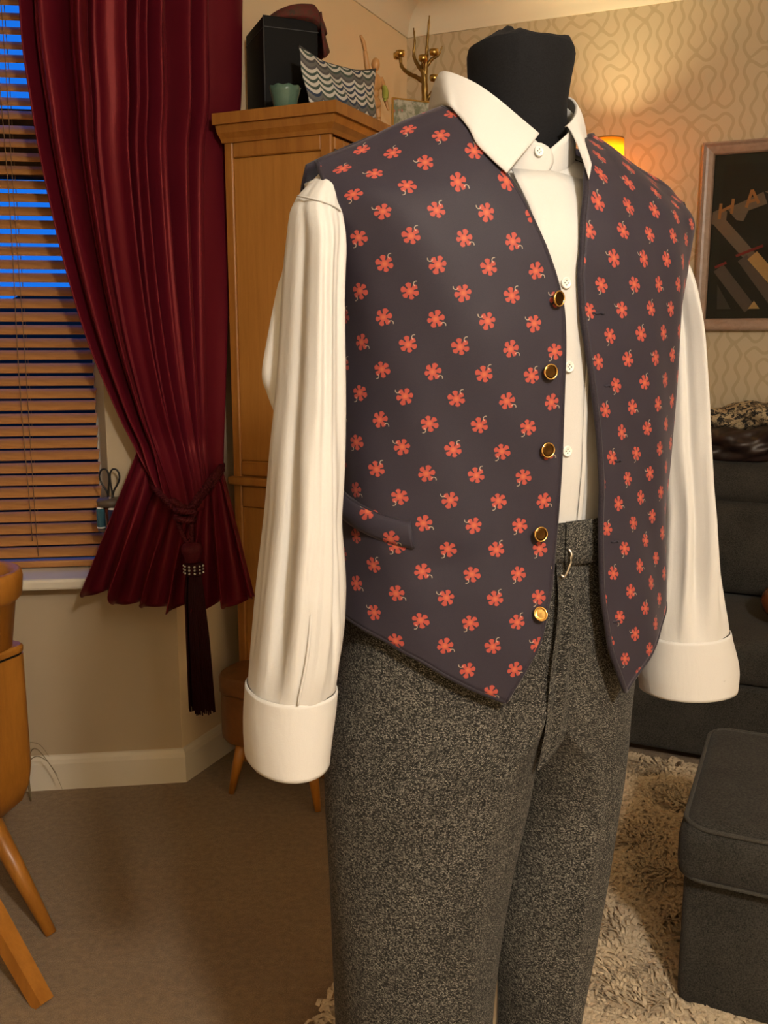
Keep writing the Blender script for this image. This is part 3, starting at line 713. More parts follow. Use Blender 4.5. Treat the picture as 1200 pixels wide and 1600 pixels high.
# ================================================================== BOX on legs at the left edge, with pot
lb0 = rm(-.08, 2.48, 0)
lb = thing('wooden_workbox', 'honey-coloured wooden workbox on splayed legs at the left edge', 'workbox', lb0)
add('body', rr_solid(-.30, .102, 2.238, 2.72, .035, [(.10, .215), (.055, .235), (.022, .268), (.006, .305), (0, .345), (0, .596)]), M['honey_wood'], lb, sharp=50)
add('lid_gap', rr_solid(-.297, .099, 2.241, 2.717, .033, [(0, .596), (0, .601)]), M['black_box'], lb, smooth=False)
add('lid', rr_solid(-.30, .102, 2.238, 2.72, .033, [(.001, .601), (0, .603), (0, .612), (.005, .6165)]), M['honey_wood'], lb, sharp=40)
hw = M['honey_wood']
add('leg', tube([rm(-.02, 2.30, .28), rm(.08, 2.305, .14), rm(.176, 2.308, .001)], [.023, .019, .012], 14), hw, lb)
def sqleg(a, b, w0, w1):
    a, b = Vector(a), Vector(b); t = (b-a).normalized(); x = t.cross(QXV).normalized(); y = x.cross(t)
    rows = [[p + x*w*sx_ + y*w*sy for sx_, sy in ((1, 1), (-1, 1), (-1, -1), (1, -1))] for p, w in ((a, w0), (b, w1))]
    return grid(rows, True, True, True)
add('leg', sqleg(rm(.03, 2.44, .30), rm(.322, 2.482, .003), .020, .015), hw, lb, smooth=False)
add('leg', tube([rm(-.20, 2.32, .28), rm(-.30, 2.28, .001)], [.023, .012], 12), hw, lb); add('leg', sqleg(rm(-.20, 2.62, .30), rm(-.34, 2.68, .003), .020, .015), hw, lb, smooth=False)
pc = rm(.028, 2.318, .617)
add('wooden_pot', lathe([(.070, 0), (.075, .002), (.088, .098), (.092, .100), (.101, .110), (.105, .148), (.102, .161), (.094, .165), (.082, .158), (.076, .12), (.058, .02), (.01, .018)], pc, 40), M['honey_wood'], base=pc, label='round wooden pot with a thick rim standing on the workbox', cat='pot')
pa = [(-.05, -.055), (.06, -.04), (.05, .055), (-.055, .04)]
add('paper_sheet', prism(pa, .020, .150, lambda x, y, z: pc + Vector((x*.8, y*.8, z))), plain('white_paper', (.7, .67, .6), .8), smooth=False, base=pc+Vector((0, 0, .02)), label='white paper standing inside the wooden pot', cat='paper')
gb = Vector((-.965, 2.42, .0))
gr = thing('dried_grass', 'thin dry grass blades drooping beside the skirting board', 'dried grass', gb)
for q_ in (((0, 0, 0), (.005, -.01, .12), (.03, -.015, .16), (.075, -.02, .10), (.095, -.02, .045)), ((0, 0, 0), (.0, -.01, .10), (.025, -.01, .135), (.060, -.02, .125), (.085, -.02, .085)), ((0, 0, 0), (-.01, 0, .12), (0, -.01, .17), (.04, -.02, .175), (.065, -.02, .14))):
    add('blade', tube(spline([gb+Vector(p) for p in q_], 18), [.0022-.0018*i/17 for i in range(18)], 5), plain('dry_straw', (.20, .15, .08), .8), gr)

# ================================================================== RUG
rp0, rp1, rq0, rq1 = .815, 2.45, .935, 2.95
rug = thing('shaggy_rug', 'cream shaggy wool rug under the dummy and footstool', 'rug', rm(1.6, 1.9, 0))
NPu, NQu = 110, 130
def hn(x, y): return .5+.25*math.sin(x*31+math.sin(y*17)*1.7)+.25*math.sin(y*37+math.sin(x*23)*1.9)
rows = []
for i in range(NQu+1):
    row = []
    for j in range(NPu+1):
        p = rp0+(rp1-rp0)*j/NPu; q = rq0+(rq1-rq0)*i/NQu
        e = min(j, NPu-j, i, NQu-i); e = min(1, e/2.)
        if e < 1 : p += random.uniform(-.008, .008); q += random.uniform(-.008, .008)
        row.append(rm(p, q, .001+e*(.009+.010*hn(p, q)+.003*random.random())))
    rows.append(row)
add('backing', grid(rows), M['rug'], rug, fix=False)
NL = 20000
V, F = [], []
for i in range(NL):
    p = random.uniform(rp0-.004, rp1); q = random.uniform(rq0, rq1)
    if i < NL*.72: p = random.uniform(rp0-.006, 1.55); q = random.uniform(rq0, 2.5)
    z = .008+.010*hn(p, q); a = 2.2*math.sin(p*19+q*7)+1.8*math.sin(q*23-p*5)+random.uniform(-.9, .9)
    L = random.uniform(.018, .036); w = random.uniform(.0022, .0048)
    dx, dy = math.cos(a), math.sin(a); b0 = len(V); cv = random.uniform(-.8, .8)
    for k in range(4):
        t = k/3; ca = a+cv*t; x = p+math.cos(ca)*L*t; y = q+math.sin(ca)*L*t
        zz = z+.012*math.sin(PI*(.15+.8*t))*random.uniform(.7, 1.1); ww = w*(1-.75*t*t)
        V.append(rm(x-math.sin(ca)*ww, y+math.cos(ca)*ww, zz)); V.append(rm(x+math.sin(ca)*ww, y-math.cos(ca)*ww, zz+.0015))
    for k in range(3): F.append((b0+2*k, b0+2*k+1, b0+2*k+3, b0+2*k+2))
add('pile', (V, F), M['rug'], rug, fix=False, kind='stuff')

# ================================================================== SOFA
so = thing('sofa', 'charcoal fabric sofa against the patterned wall', 'sofa', rm(2.0, .5, 0))
ch_ = M['charcoal']
def soft(name, a, b, bev, par, mat=None, sag=0., seg=4, lean=None, **k):
    V, F = box(a, b, ident, bev, seg); c = [(a[i]+b[i])/2 for i in range(3)]; h = [abs(b[i]-a[i])/2 for i in range(3)]
    W_ = []
    for v in V:
        x, y, z = v; fx_, fy, fz = ((v[i]-c[i])/h[i] for i in range(3))
        if sag: z += sag*(1-fx_*fx_)*(1-fy*fy)*(1 if fz > 0 else 0)
        if lean: y += lean*(z-a[2])
        W_.append(rm(x, y, z))
    return add(name, (W_, F), mat or ch_, par, **k)
rb('base', (1.04, .06, .035), (3.05, .905, .265), ch_, so, .012, 2)
soft('arm', (1.035, .07, .04), (1.215, .90, .555), .05, so); soft('arm', (2.88, .07, .04), (3.06, .90, .555), .05, so)
soft('back', (1.06, .05, .20), (3.04, .24, .80), .05, so)
for pa, pb in ((1.222, 2.045), (2.055, 2.872)):
    soft('seat_cushion', (pa, .30, .268), (pb, .915, .405), .035, so, sag=.018)
    soft('back_cushion', (pa, .27, .41), (pb, .45, .712), .05, so, lean=-.18, sag=0)
    soft('head_cushion', (pa, .235, .700), (pb, .375, .838), .05, so, lean=-.05)
for p_, q_ in ((1.10, .84), (2.98, .84), (1.10, .12), (2.98, .12)): add('foot', lathe([(.02, 0), (.025, .036)], rm(p_, q_, 0), 10), M['black_metal'], so)
# draped things along the sofa back
def lump(c0, c1, ry, rz, seed, mat, name, label, cat, sag=0, nfold=5):
    rows = []; rnd = random.Random(seed); ph = [rnd.uniform(0, 6) for _ in range(8)]
    for i in range(81):
        t = i/80; c = Vector(c0).lerp(Vector(c1), t); e = math.sin(PI*(.04+.92*t))**.35
        row = []
        for k_ in range(48):
            a = 2*PI*k_/48
            m = 1+.13*math.sin(nfold*t*6+ph[0]+2*a)+.12*math.sin(a*3+ph[1]+t*9)+.09*math.sin(a*5+t*23+ph[2])+.06*math.sin(a*8-t*41+ph[4])
            y = math.cos(a)*ry*e*m; z = math.sin(a)*rz*e*m
            row.append(rm(c.x, c.y+y, c.z+max(z, -rz*.8)+.012*math.sin(t*7+ph[3])))
        rows.append(row)
    mid_ = Vector(c0).lerp(Vector(c1), .5)
    return add(name, grid(rows, True, True, True), mat, base=rm(mid_.x, mid_.y, mid_.z-rz*.8), label=label, cat=cat)
lump((1.16, .275, .900), (2.0, .285, .905), .085, .065, 3, M['brown_satin'], 'leather_jacket', 'dark brown leather-like garment lying along the sofa back', 'garment')
lump((1.14, .19, .955), (1.95, .19, .985), .075, .058, 5, M['throw'], 'patterned_throw', 'black and cream mottled throw heaped on the sofa back', 'throw')
oc = rm(1.541, .72, .4235)
add('brown_rounded_object', lathe([(.006, 0), (.045, .004), (.075, .030), (.082, .058), (.070, .090), (.045, .115), (.028, .135), (.012, .142)], oc, 28), M['chestnut'], base=oc, label='glossy chestnut rounded object on the sofa seat at the right edge', cat='ornament')  # unidentified glossy brown object given a plain rounded profile

# ================================================================== FOOTSTOOL
ot = thing('footstool', 'charcoal fabric footstool with piped cushion top on the rug', 'footstool', rm(1.67, 1.77, .012))
op0, op1, oq0, oq1 = 1.402, 1.96, 1.535, 2.035
soft('body', (op0+.012, oq0+.015, .014), (op1-.012, oq1-.035, .285), .022, ot, seg=3)
soft('cushion', (op0, oq0, .275), (op1, oq1, .398), .040, ot, sag=.010, seg=5)
def pip(z, ins, name, par, r=.0042):
    pts = [rm(x, y, z) for x, y in rrect(op0+ins, op1-ins, oq0+ins, oq1-ins, .05, 8)]; pts.append(pts[0])
    add(name, tube(pts, r, 7), M['charcoal_piping'], par)
pip(.389, .009, 'piping', ot); pip(.292, .004, 'piping', ot, .0035)

# ================================================================== FLOOR LAMP
lc = rm(.842, .20, .0)
lamp = thing('floor_lamp', 'lit floor lamp with amber drum shade behind the dummy', 'lamp', lc)
def shade_mat():
    t = NT('amber_shade'); tr = t.node('ShaderNodeBsdfTranslucent'); df = t.node('ShaderNodeBsdfDiffuse'); mx = t.node('ShaderNodeMixShader')
    tr.inputs[0].default_value = (.62, .33, .040, 1); df.inputs[0].default_value = (.60, .32, .07, 1); mx.inputs[0].default_value = .7
    t.t.links.new(tr.outputs[0], mx.inputs[1]); t.t.links.new(df.outputs[0], mx.inputs[2]); mx.inputs[0].default_value = .35
    t.t.links.new(mx.outputs[0], t.out.inputs[0]); return t.mat
sh = add('shade', lathe([(.062, 1.68), (.054, 1.918)], lc, 40, caps=False), shade_mat(), lamp); solid(sh, .0015, 0)
add('rim', lathe([(.0535, 1.917), (.055, 1.917), (.055, 1.921), (.0535, 1.921), (.0535, 1.917)], lc, 40, caps=False), plain('tan_trim', (.30, .17, .06), .7), lamp)
add('rim', lathe([(.0615, 1.678), (.063, 1.678), (.063, 1.682), (.0615, 1.682), (.0615, 1.678)], lc, 40, caps=False), plain('tan_trim', (.30, .17, .06), .7), lamp)
add('pole', lathe([(.010, .02), (.010, 1.70), (.014, 1.71), (.014, 1.74)], lc, 14), M['old_brass'], lamp)
add('base', lathe([(.12, 0), (.125, .006), (.115, .016), (.03, .024), (.012, .04)], lc, 32), M['old_brass'], lamp)
def emit(name, col, st):
    t = NT(name); e = t.node('ShaderNodeEmission'); e.inputs[0].default_value = (*col, 1); e.inputs[1].default_value = st; t.t.links.new(e.outputs[0], t.out.inputs[0]); return t.mat
bulb = add('bulb', lathe([(.008, 1.742), (.014, 1.752), (.022, 1.775), (.022, 1.79), (.014, 1.805), (.004, 1.81)], lc, 16), emit('bulb_glow', (1, .72, .34), 40.), lamp)
L = bpy.data.lights.new('lamp_light', 'POINT'); L.energy = LAMP_W; L.color = (1, .79, .45); L.shadow_soft_size = .03
lo = bpy.data.objects.new('lamp_light', L); COL.objects.link(lo); lo.parent = lamp; lo.location = (0, 0, 1.845)

# ================================================================== FRAMED PICTURE on the back wall
fpc = rm(1.50, .0, 1.59)
pic = thing('framed_picture', 'dark collage picture in a brown wooden frame on the wallpaper', 'picture', fpc)
fa, fb_, fz0, fz1 = 1.137, 1.86, 1.270, 1.913
fprof = [(0, .002), (0, .030), (.006, .034), (.014, .028), (.022, .026), (.036, .020), (.042, .012), (.042, .002)]
frm = wood('frame_wood', (.27, .185, .14), (.37, .265, .21), (6, 6, 6), 6., .35)
co = [(fa, fz0, 1, 1), (fb_, fz0, -1, 1), (fb_, fz1, -1, -1), (fa, fz1, 1, -1)]
for i in range(4):
    a, b = co[i], co[(i+1) % 4]
    rows = [[rm(c[0]+c[2]*d, y, c[1]+c[3]*d) for d, y in fprof] for c in (a, b)]
    add('frame_rail', grid(rows, True, True, True), frm, pic, smooth=False)
add('mount', box((fa+.035, .003, fz0+.035), (fb_-.035, .008, fz1-.035), rm), plain('dark_green_mount', (.016, .019, .015), .7), pic, smooth=False)
art = add('artwork', box((fa+.075, .0085, fz0+.068), (fb_-.075, .0092, fz1-.075), rm), plain('black_paper', (.013, .014, .011), .7, var=.2), pic, smooth=False)
def cut(name, pts, col, h, par=art):
    """paper piece: points (p, z)"""
    add(name, prism(pts, h, h+.0012, lambda x, z, y: rm(x, y, z)), plain('paper_'+name+'_%d' % int(col[0]*1000), col, .75, var=.1, scale=60), par, smooth=False)
def strip(name, a, b, w, col, h):
    a, b = Vector((a[0], a[1])), Vector((b[0], b[1])); n = Vector((-(b-a).y, (b-a).x)).normalized()*w/2
    cut(name, [tuple(a+n), tuple(b+n), tuple(b-n), tuple(a-n)], col, h)
g1, g2, g3, g4 = (.17, .135, .11), (.105, .087, .080), (.062, .056, .052), (.44, .30, .13)
or_, rd = (.36, .175, .065), (.20, .022, .022)
strip('grey_band', (1.198, 1.655), (1.36, 1.475), .040, g1, .0094)
cut('grey_band', [(1.180, 1.640), (1.182, 1.680), (1.205, 1.690), (1.230, 1.680), (1.228, 1.650), (1.21, 1.63)], g1, .0097)
cut('grey_band', [(1.228, 1.690), (1.290, 1.715), (1.345, 1.740), (1.36, 1.70), (1.30, 1.680), (1.285, 1.645), (1.262, 1.650)], g1, .0097)
cut('grey_band', [(1.35, 1.74), (1.45, 1.775), (1.60, 1.66), (1.54, 1.63)], g1, .0096)
strip('sand_band', (1.322, 1.528), (1.45, 1.385), .040, g4, .0096)
strip('slate_band', (1.290, 1.520), (1.41, 1.36), .036, g2, .0095); strip('slate_band', (1.212, 1.488), (1.325, 1.345), .040, g2, .0095)
cut('slate_band', [(1.155+.06, 1.345), (1.212, 1.430), (1.262, 1.345)], g3, .0095)
for a, b in (((1.268, 1.527), (1.356, 1.560)), ((1.200, 1.490), (1.238, 1.506))): strip('red_stripe', a, b, .009, rd, .0105)
cut('sand_triangle', [(1.320, 1.345), (1.338, 1.372), (1.358, 1.345)], g4, .0106)
# orange letters H and A of little sticks
for a, b in (((1.205, 1.655), (1.208, 1.708)), ((1.245, 1.672), (1.248, 1.722)), ((1.207, 1.680), (1.247, 1.700)), ((1.292, 1.690), (1.308, 1.748)), ((1.308, 1.748), (1.332, 1.702)), ((1.297, 1.708), (1.322, 1.715)), ((1.395, 1.73), (1.400, 1.785))): strip('orange_stick', a, b, .010, or_, .0112)
add('glazing', box((fa+.04, .0135, fz0+.04), (fb_-.04, .0145, fz1-.04), rm), M['glass'], pic, smooth=False)

# ================================================================== PENDANT above the middle of the room
pp = Vector(PENDANT)
pe = thing('pendant_lamp', 'white globe pendant hanging from the ceiling', 'lamp', (pp.x, pp.y, CEIL))
add('cord', tube([pp+Vector((0, 0, .09)), (pp.x, pp.y, CEIL-.02)], .004, 6), M['white_gloss'], pe)
add('ceiling_rose', lathe([(.05, -.0005), (.05, -.012), (.02, -.03)], (pp.x, pp.y, CEIL), 20), M['white_gloss'], pe)
gl_r = .095
add('globe', ellipsoid(pp, (Vector((gl_r, 0, 0)), Vector((0, gl_r, 0)), Vector((0, 0, gl_r))), 24, 14), emit('globe_glow', (1, .905, .785), PENDANT_W/(4*PI*gl_r**2*PI)), pe)

# ================================================================== THE DUMMY
TZ = [.80, .95, 1.06, 1.15, 1.25, 1.33, 1.39, 1.43, 1.46, 1.478]
TW = [.195, .195, .188, .19, .195, .205, .218, .226, .231, .234]
TF = [.125, .122, .118, .118, .12, .115, .097, .072, .042, .008]
TB = [.12, .12, .115, .115, .125, .125, .11, .085, .05, .012]
def cub(x, Yv): return (np.interp(x-.012, TZ, Yv) + 2*np.interp(x, TZ, Yv) + np.interp(x+.012, TZ, Yv))/4
def tb_(phi, z0):
    w = cub(z0, TW); d = cub(z0, TF) if math.cos(phi) > 0 else cub(z0, TB)
    sn, cs = math.sin(phi), math.cos(phi)
    u = w*math.copysign(abs(sn)**.92, sn); v = d*math.copysign(abs(cs)**.85, cs)
    t = min(max((z0-1.34)/(1.478-1.34), 0), 1); b = t*t*(3-2*t)
    return Vector((u, v, z0 - b*(.43*max(abs(u)-.085, 0) + (.020*min(u/.08, 1) if u > 0 else .007*min(-u/.08, 1)))))
def T(phi, z0, off=0.):
    """torso surface in the dummy's own frame, lifted by off"""
    P = tb_(phi, z0)
    e = 2e-3
    n = (tb_(phi, z0+e)-tb_(phi, z0-e)).cross(tb_(phi+e, z0)-tb_(phi-e, z0))
    if n.length < 1e-12: n = Vector((0, 0, 1))
    n.normalize()
    if n.x*P.x + n.y*P.y + n.z*.02 < 0: n = -n
    return P + n*off
def TWd(phi, z0, off=0.): p = T(phi, z0, off); return bm_(p.x, p.y, p.z)
def Tn(phi, z0): return (TWd(phi, z0, .01) - TWd(phi, z0, 0)).normalized()
D2 = math.radians
dm = thing('dressmakers_dummy', 'black fabric tailor\'s dummy wearing shirt, waistcoat and trousers', 'dummy', bm_(0, 0, .012))
rows = [[TWd(2*PI*k/48, z, -.022 if z < 1.44 else -.010) for k in range(48)] for z in list(np.linspace(.86, 1.45, 24))]
add('torso', grid(rows, True, True, True), M['black_jersey'], dm)
nk = []
NA = np.linspace(0, 2*PI, 64, endpoint=False)
def nz(x, y, a, k1):
    """height of the cloth gathered over the top of the neck"""
    return 1.553 + .0150*math.exp(-((x-.002)/.016)**2-((y+.02)/.03)**2) + .006*math.exp(-((x-.055)/.02)**2) - .020*(x-.018) + .0022*math.sin(9*a+1)*k1*(1-k1)*4 - .006*math.exp(-((x-.032)/.010)**2)*(1-k1)
def sq(c, e): return math.copysign(abs(c)**e, c)
for z, ru, rv, cu in ((1.42, .060, .060, .012), (1.46, .050, .054, .016), (1.49, .049, .053, .017), (1.515, .051, .054, .0185), (1.532, .0535, .055, .0195), (1.542, .0545, .0555, .020), (1.549, .053, .054, .020)):
    nk.append([bm_(cu+ru*sq(math.cos(a), .85), -.018+rv*sq(math.sin(a), .85), z - (.020*(ru*math.cos(a))*max(0, (z-1.50)/.05))) for a in NA])
add('neck', grid(nk, True, True, False), M['black_jersey'], dm, fix=True)
rows = [nk[-1]]
for i, k1 in enumerate((.93, .84, .72, .58, .44, .30, .17, .07, .01)):
    r = []
    for a in NA:
        x, y = .020+.053*k1*sq(math.cos(a), .9), -.018+.054*k1*sq(math.sin(a), .9); r.append(bm_(x, y, nz(x, y, a, k1) - (.0015 if i == 0 else 0)))
    rows.append(r)
add('gathered_cap', grid(rows, True, False, True), M['black_jersey'], dm)
add('pole', tube([bm_(0, 0, .03), bm_(0, 0, .90)], .014, 14), M['steel'], dm)
add('stand_base', lathe([(.15, .0), (.155, .008), (.14, .018), (.03, .028), (.016, .05)], bm_(0, 0, .012), 32), M['black_metal'], dm)

# ================================================================== TROUSERS
tr = thing('trousers', 'grey flecked tweed trousers hanging on the dummy', 'trousers', bm_(0, 0, .03))
def trow(z, uc, wo, wi, df, db, sg, row):
    """closed section; sg -1 = wearer's right"""
    pts, uv = [], []
    N = 96; acc = 0.; prev = None
    for k in range(N):
        a = 2*PI*k/N - PI/2; c, sn = math.cos(a), math.sin(a)
        u = uc + (wo if c*sg > 0 else wi)*c
        d = df if sn > 0 else db
        v = d*math.copysign(abs(sn)**.9, sn)
        n = 1 + .020*math.sin(3*a+z*7+sg)*min(1, (1.05-z)*3) + .012*math.sin(5*a-z*11)*min(1, max(0, 1.0-z)*3)
        crease = math.exp(-((a-PI/2-.10*sg)/.16)**2)*.006*min(1, max(0, (1.0-z)*2.5))
        P = Vector((uc+(u-uc)*n, v*n + crease, z))
        if prev is not None: acc += (P-prev).length
        prev = P
        pts.append(bm_(P.x, P.y, P.z)); uv.append([acc, z])
    mid_ = uv[N//2][0]
    return pts, [(x-mid_+.5+sg*.37, y) for x, y in uv]
RW = [(1.058, 0, .178, .004, .111, .108), (1.03, 0, .181, .004, .1115, .11), (.98, 0, .186, .004, .113, .112), (.92, -.003, .190, .006, .114, .115), (.87, -.010, .190, .014, .114, .116), (.83, -.030, .178, .040, .114, .116), (.795, -.070, .140, .095, .110, .112), (.762, -.081, .1294, .110, .104, .106), (.716, -.0885, .1214, .112, .100, .10), (.646, -.0999, .1076, .1076, .098, .098), (.565, -.1057, .0996, .0996, .098, .098), (.473, -.109, .0926, .0926, .098, .098), (.38, -.110, .089, .089, .097, .097), (.25, -.110, .087, .087, .095, .095), (.12, -.110, .086, .086, .095, .095), (.045, -.110, .086, .086, .095, .095)]
LW = [(1.058, 0, .178, .004, .111, .108), (1.03, 0, .181, .004, .1115, .11), (.98, 0, .182, .004, .112, .112), (.92, 0, .180, .004, .111, .115), (.87, .004, .172, .006, .109, .114), (.83, .020, .150, .024, .106, .112), (.78, .070, .090, .060, .098, .105), (.724, .0868, .067, .067, .090, .095), (.674, .084, .064, .064, .087, .09), (.598, .071, .071, .071, .086, .09), (.513, .062, .0655, .0655, .085, .09), (.44, .054, .054, .054, .085, .09), (.38, .049, .049, .049, .085, .09), (.25, .049, .049, .049, .085, .09), (.045, .049, .049, .049, .085, .09)]
def dens(tab, n):
    t = np.array(tab); z = np.linspace(t[0, 0], t[-1, 0], n); o = [z]
    zz_, tt = t[::-1, 0], t[::-1]
    for c in range(1, t.shape[1]):
        f = np.interp(z, zz_, tt[:, c]); g = (np.interp(z+.012, zz_, tt[:, c]) + 2*f + np.interp(z-.012, zz_, tt[:, c]))/4; o.append(g)
    return np.array(o).T
for nm_, tab, sg in (('leg', RW, -1), ('leg', LW, 1)):
    rows, uvs = [], []
    for i, r in enumerate(dens(tab, 90)):
        p, u = trow(*r, sg, i); rows.append(p); uvs += u
    V, F = grid(rows, True); add(nm_, (V, F), M['tweed'], tr, uvs=uvs)
# waistband, fly and hook
def band(name, u0, u1, z0, z1, off, n=30, zt_=0.):
    rows, uv = [], []
    for z in np.linspace(z0, z1, 5):
        r = []
        for k in range(n+1):
            u = u0+(u1-u0)*k/n; w = .181; v = .112*math.sqrt(max(0, 1-(u/w)**2))**.9 + off
            r.append(bm_(u, v, z+zt_*(u-u0))); uv.append((u*1.2+.7, z*1.1+.2))
        rows.append(r)
    o = add(name, grid(rows), M['tweed'], tr, uvs=uv, fix=False); solid(o, .002, 0); return o
band('waistband', -.12, .006, 1.021, 1.0625, .0035); band('waistband', .000, .12, 1.018, 1.064, .0062)
fly, uvf = [], []
FV = ([.77, .80, .83, .87, .98, 1.06], [.096, .104, .108, .110, .1125, .111])
for i in range(40):
    t = i/39; z = 1.022 - .232*t; r = []
    wdt = .020*(1 if t < .80 else max(.15, 1-((t-.80)/.20)**2*.85))
    for k in range(17):
        f = k/16; u = -.009 - .009*t + .002*math.sin(t*9) + wdt*f*1.6
        e = math.sin(PI*min(.93, .10+t*.95))
        v = np.interp(z, *FV) + e*(.0105*(1-f)**.8 + .0075*math.exp(-((f-.62)/.16)**2) - .004*math.exp(-((f-.34)/.12)**2)) + .0003
        r.append(bm_(u, v, z)); uvf.append((u*1.2+.4, z))
    fly.append(r)
add('fly', grid(fly), M['tweed'], tr, uvs=uvf, fix=False)
hk = [bm_(.002, .120, 1.036), bm_(.004, .1235, 1.030), bm_(.000, .124, 1.016), bm_(-.004, .123, 1.008), bm_(-.007, .121, 1.010)]
add('hook', tube(spline(hk, 14), .0017, 6), M['steel'], tr, label='small steel trouser hook')

# ================================================================== SHIRT
shirt = thing('shirt', 'white cotton dress shirt with long sleeves under the waistcoat', 'shirt', bm_(0, 0, .80))
sm_ = M['shirt']
def neckdip(a, z):
    a = (a+PI) % (2*PI)-PI; t = min(max((z-1.34)/.075, 0), 1)
    return .016*t*t*(3-2*t)*math.exp(-(a/.55)**2)
rows = []
for z in np.linspace(.985, 1.462, 40):
    off = np.interp(z, [.985, 1.06, 1.12, 1.25, 1.36, 1.462], [-.016, -.013, -.006, -.002, .0, .002])
    rows.append([TWd(2*PI*k/96, z, off - neckdip(2*PI*k/96, z) + .0022*math.sin(9*2*PI*k/96+z*9)*max(0, math.cos(2*PI*k/96))) for k in range(96)])
add('body', grid(rows, True), sm_, shirt)
# placket and inner front
def strip_T(f0, f1, zs_, offs, par, name, n=7, wob=0., th=.0012):
    rows = []
    for i, z in enumerate(zs_):
        t = i/(len(zs_)-1); a, b = f0(t), f1(t)
        rows.append([TWd(D2(a+(b-a)*k/n), z, offs(z) - neckdip(D2(a+(b-a)*k/n), z) + wob*math.sin(k*1.3+z*40)) for k in range(n+1)])
    return solid(add(name, grid(rows), sm_, par, fix=False), th, 0)
shoff = lambda z: np.interp(z, [.985, 1.06, 1.12, 1.25, 1.36, 1.47], [-.0125, -.0095, -.002, .0025, .005, .006])
zz_ = np.linspace(1.0, 1.418, 34)
pk = lambda t: -6.5 + 1.0*math.sin(t*6)
strip_T(lambda t: -8.0+1.2*math.sin(t*5+.5)-1.5*t**6, lambda t: 4.5+.9*math.sin(t*7+1)+4*t**5, zz_, shoff, shirt, 'placket', 9, .0006)
strip_T(lambda t: 4.2+.9*math.sin(t*7+1)+4*t**5, lambda t: 5.6+1.1*math.sin(t*7+1)+4*t**5, zz_, lambda z: shoff(z)+.0015, shirt, 'placket_fold', 3)
def disc_on(c, n, prof, seg=18): return lathe(prof, c, seg, n)
def shirt_button(c, n, par, r=.0056):
    b = add('button', disc_on(c, n, [(r*.9, -.0004), (r, .0006), (r, .0018), (r*.86, .0024), (r*.72, .0016), (r*.2, .0015)]), M['button_pearl'], par)
    x = n.orthogonal().normalized(); y = n.cross(x)
    hv = [lathe([(.0006, .0016), (.0006, .0020)], c + x*dx*.0014 + y*dy*.0014, 6, n) for dx in (-1, 1) for dy in (-1, 1)]
    o = add('thread_holes', join(*hv), M['thread_dark'], b)
for ph, z in ((-3.0, 1.300), (-1.5, 1.2204), (-.5, 1.1365)):
    shirt_button(TWd(D2(ph), z, shoff(z)+.0012), Tn(D2(ph), z), shirt)
# collar stand
def ringpt(al, r, z): return bm_(r*math.sin(al), -.015+r*math.cos(al), z)
CA = [D2(x) for x in np.linspace(1, 352, 90)]
def ztop(al):
    b = .5*(1-math.cos(al)); return 1.431 + (1.524-1.431)*b**.45
def zbot(al):
    b = .5*(1-math.cos(al)); return 1.408 + (1.476-1.408)*b**.8
def rstand(a): return .0660 + .0135*((1+math.cos(a))/2)**3
rows = [[ringpt(a, rstand(a)+.0018*(1-f), zbot(a)+(ztop(a)-zbot(a))*f) for a in CA] for f in np.linspace(0, 1, 6)]
solid(add('collar_stand', grid(rows), sm_, shirt, fix=False), .0014, 0)
# the buttoned tab of the stand
tab = []
for i in range(13):
    f = i/12; e = .0185*math.sqrt(max(0, 1-(2*f-1)**2*.97)); r = []
    for k in range(15):
        u = -.055 + (.055-.0145+e)*k/14
        r.append(bm_(u, .0702-.0125*(min(0, u+.012)/.04)**2*1.3, 1.4085+.030*f + .10*min(0, u+.012)*-.35 - .001))
    tab.append(r)
tb_o = solid(add('collar_tab', grid(tab), sm_, shirt, fix=False), .0016, 0)
add('tab_stitch', tube([p + MF*.0010 + Vector((0, 0, .003)) for p in tab[0][2:-1]], .0006, 5), sm_, tb_o)
shirt_button(bm_(-.0150, .0714, 1.4290), (MF+Vector((0, 0, .15))).normalized(), shirt, .0052)
def leaf(top, bot, name, bul=.0028):
    n = 44; a = spline(top, n); b = spline(bot, n); rows = []
    for i in range(9):
        f = i/8; r = []
        for k in range(n):
            p = a[k].lerp(b[k], f); c = bm_(0, -.015, p.z); d = (p-c); d.z = 0
            p = p + d.normalized()*bul*math.sin(PI*f**.7)
            r.append(p)
        rows.append(r)
    rows.insert(0, [p + (bm_(0, -.015, p.z)-p)*.030 + Vector((0, 0, -.0008)) for p in a])
    o = solid(add(name, grid(rows), sm_, shirt, fix=False, sharp=32), .0014, 0); return a, b
def rp_(deg, r, z): return ringpt(D2(deg), r, z)
topR = [rp_(-180, .069, 1.527), rp_(-150, .0695, 1.527), rp_(-120, .070, 1.523), rp_(-95, .0705, 1.518), rp_(-75, .071, 1.509), rp_(-55, .0725, 1.496), rp_(-38, .0755, 1.480), rp_(-22, .0815, 1.461), rp_(-9.5, .0870, 1.4455)]
botR = [rp_(-180, .078, 1.482), rp_(-150, .079, 1.482), rp_(-120, .082, 1.480), TWd(D2(-20.5), 1.475, .010), TWd(D2(-20.5), 1.458, .013), TWd(D2(-20.5), 1.442, .013), TWd(D2(-20.8), 1.427, .013), TWd(D2(-19.5), 1.411, .014), TWd(D2(-16.5), 1.396, .014)]
leaf(topR, botR, 'collar_leaf')
topL = [rp_(180, .069, 1.527), rp_(150, .070, 1.525), rp_(120, .072, 1.519), rp_(95, .074, 1.510), rp_(75, .075, 1.500), rp_(58, .0755, 1.488), rp_(44, .0755, 1.476), rp_(32, .0755, 1.466), rp_(24, .0755, 1.460)]
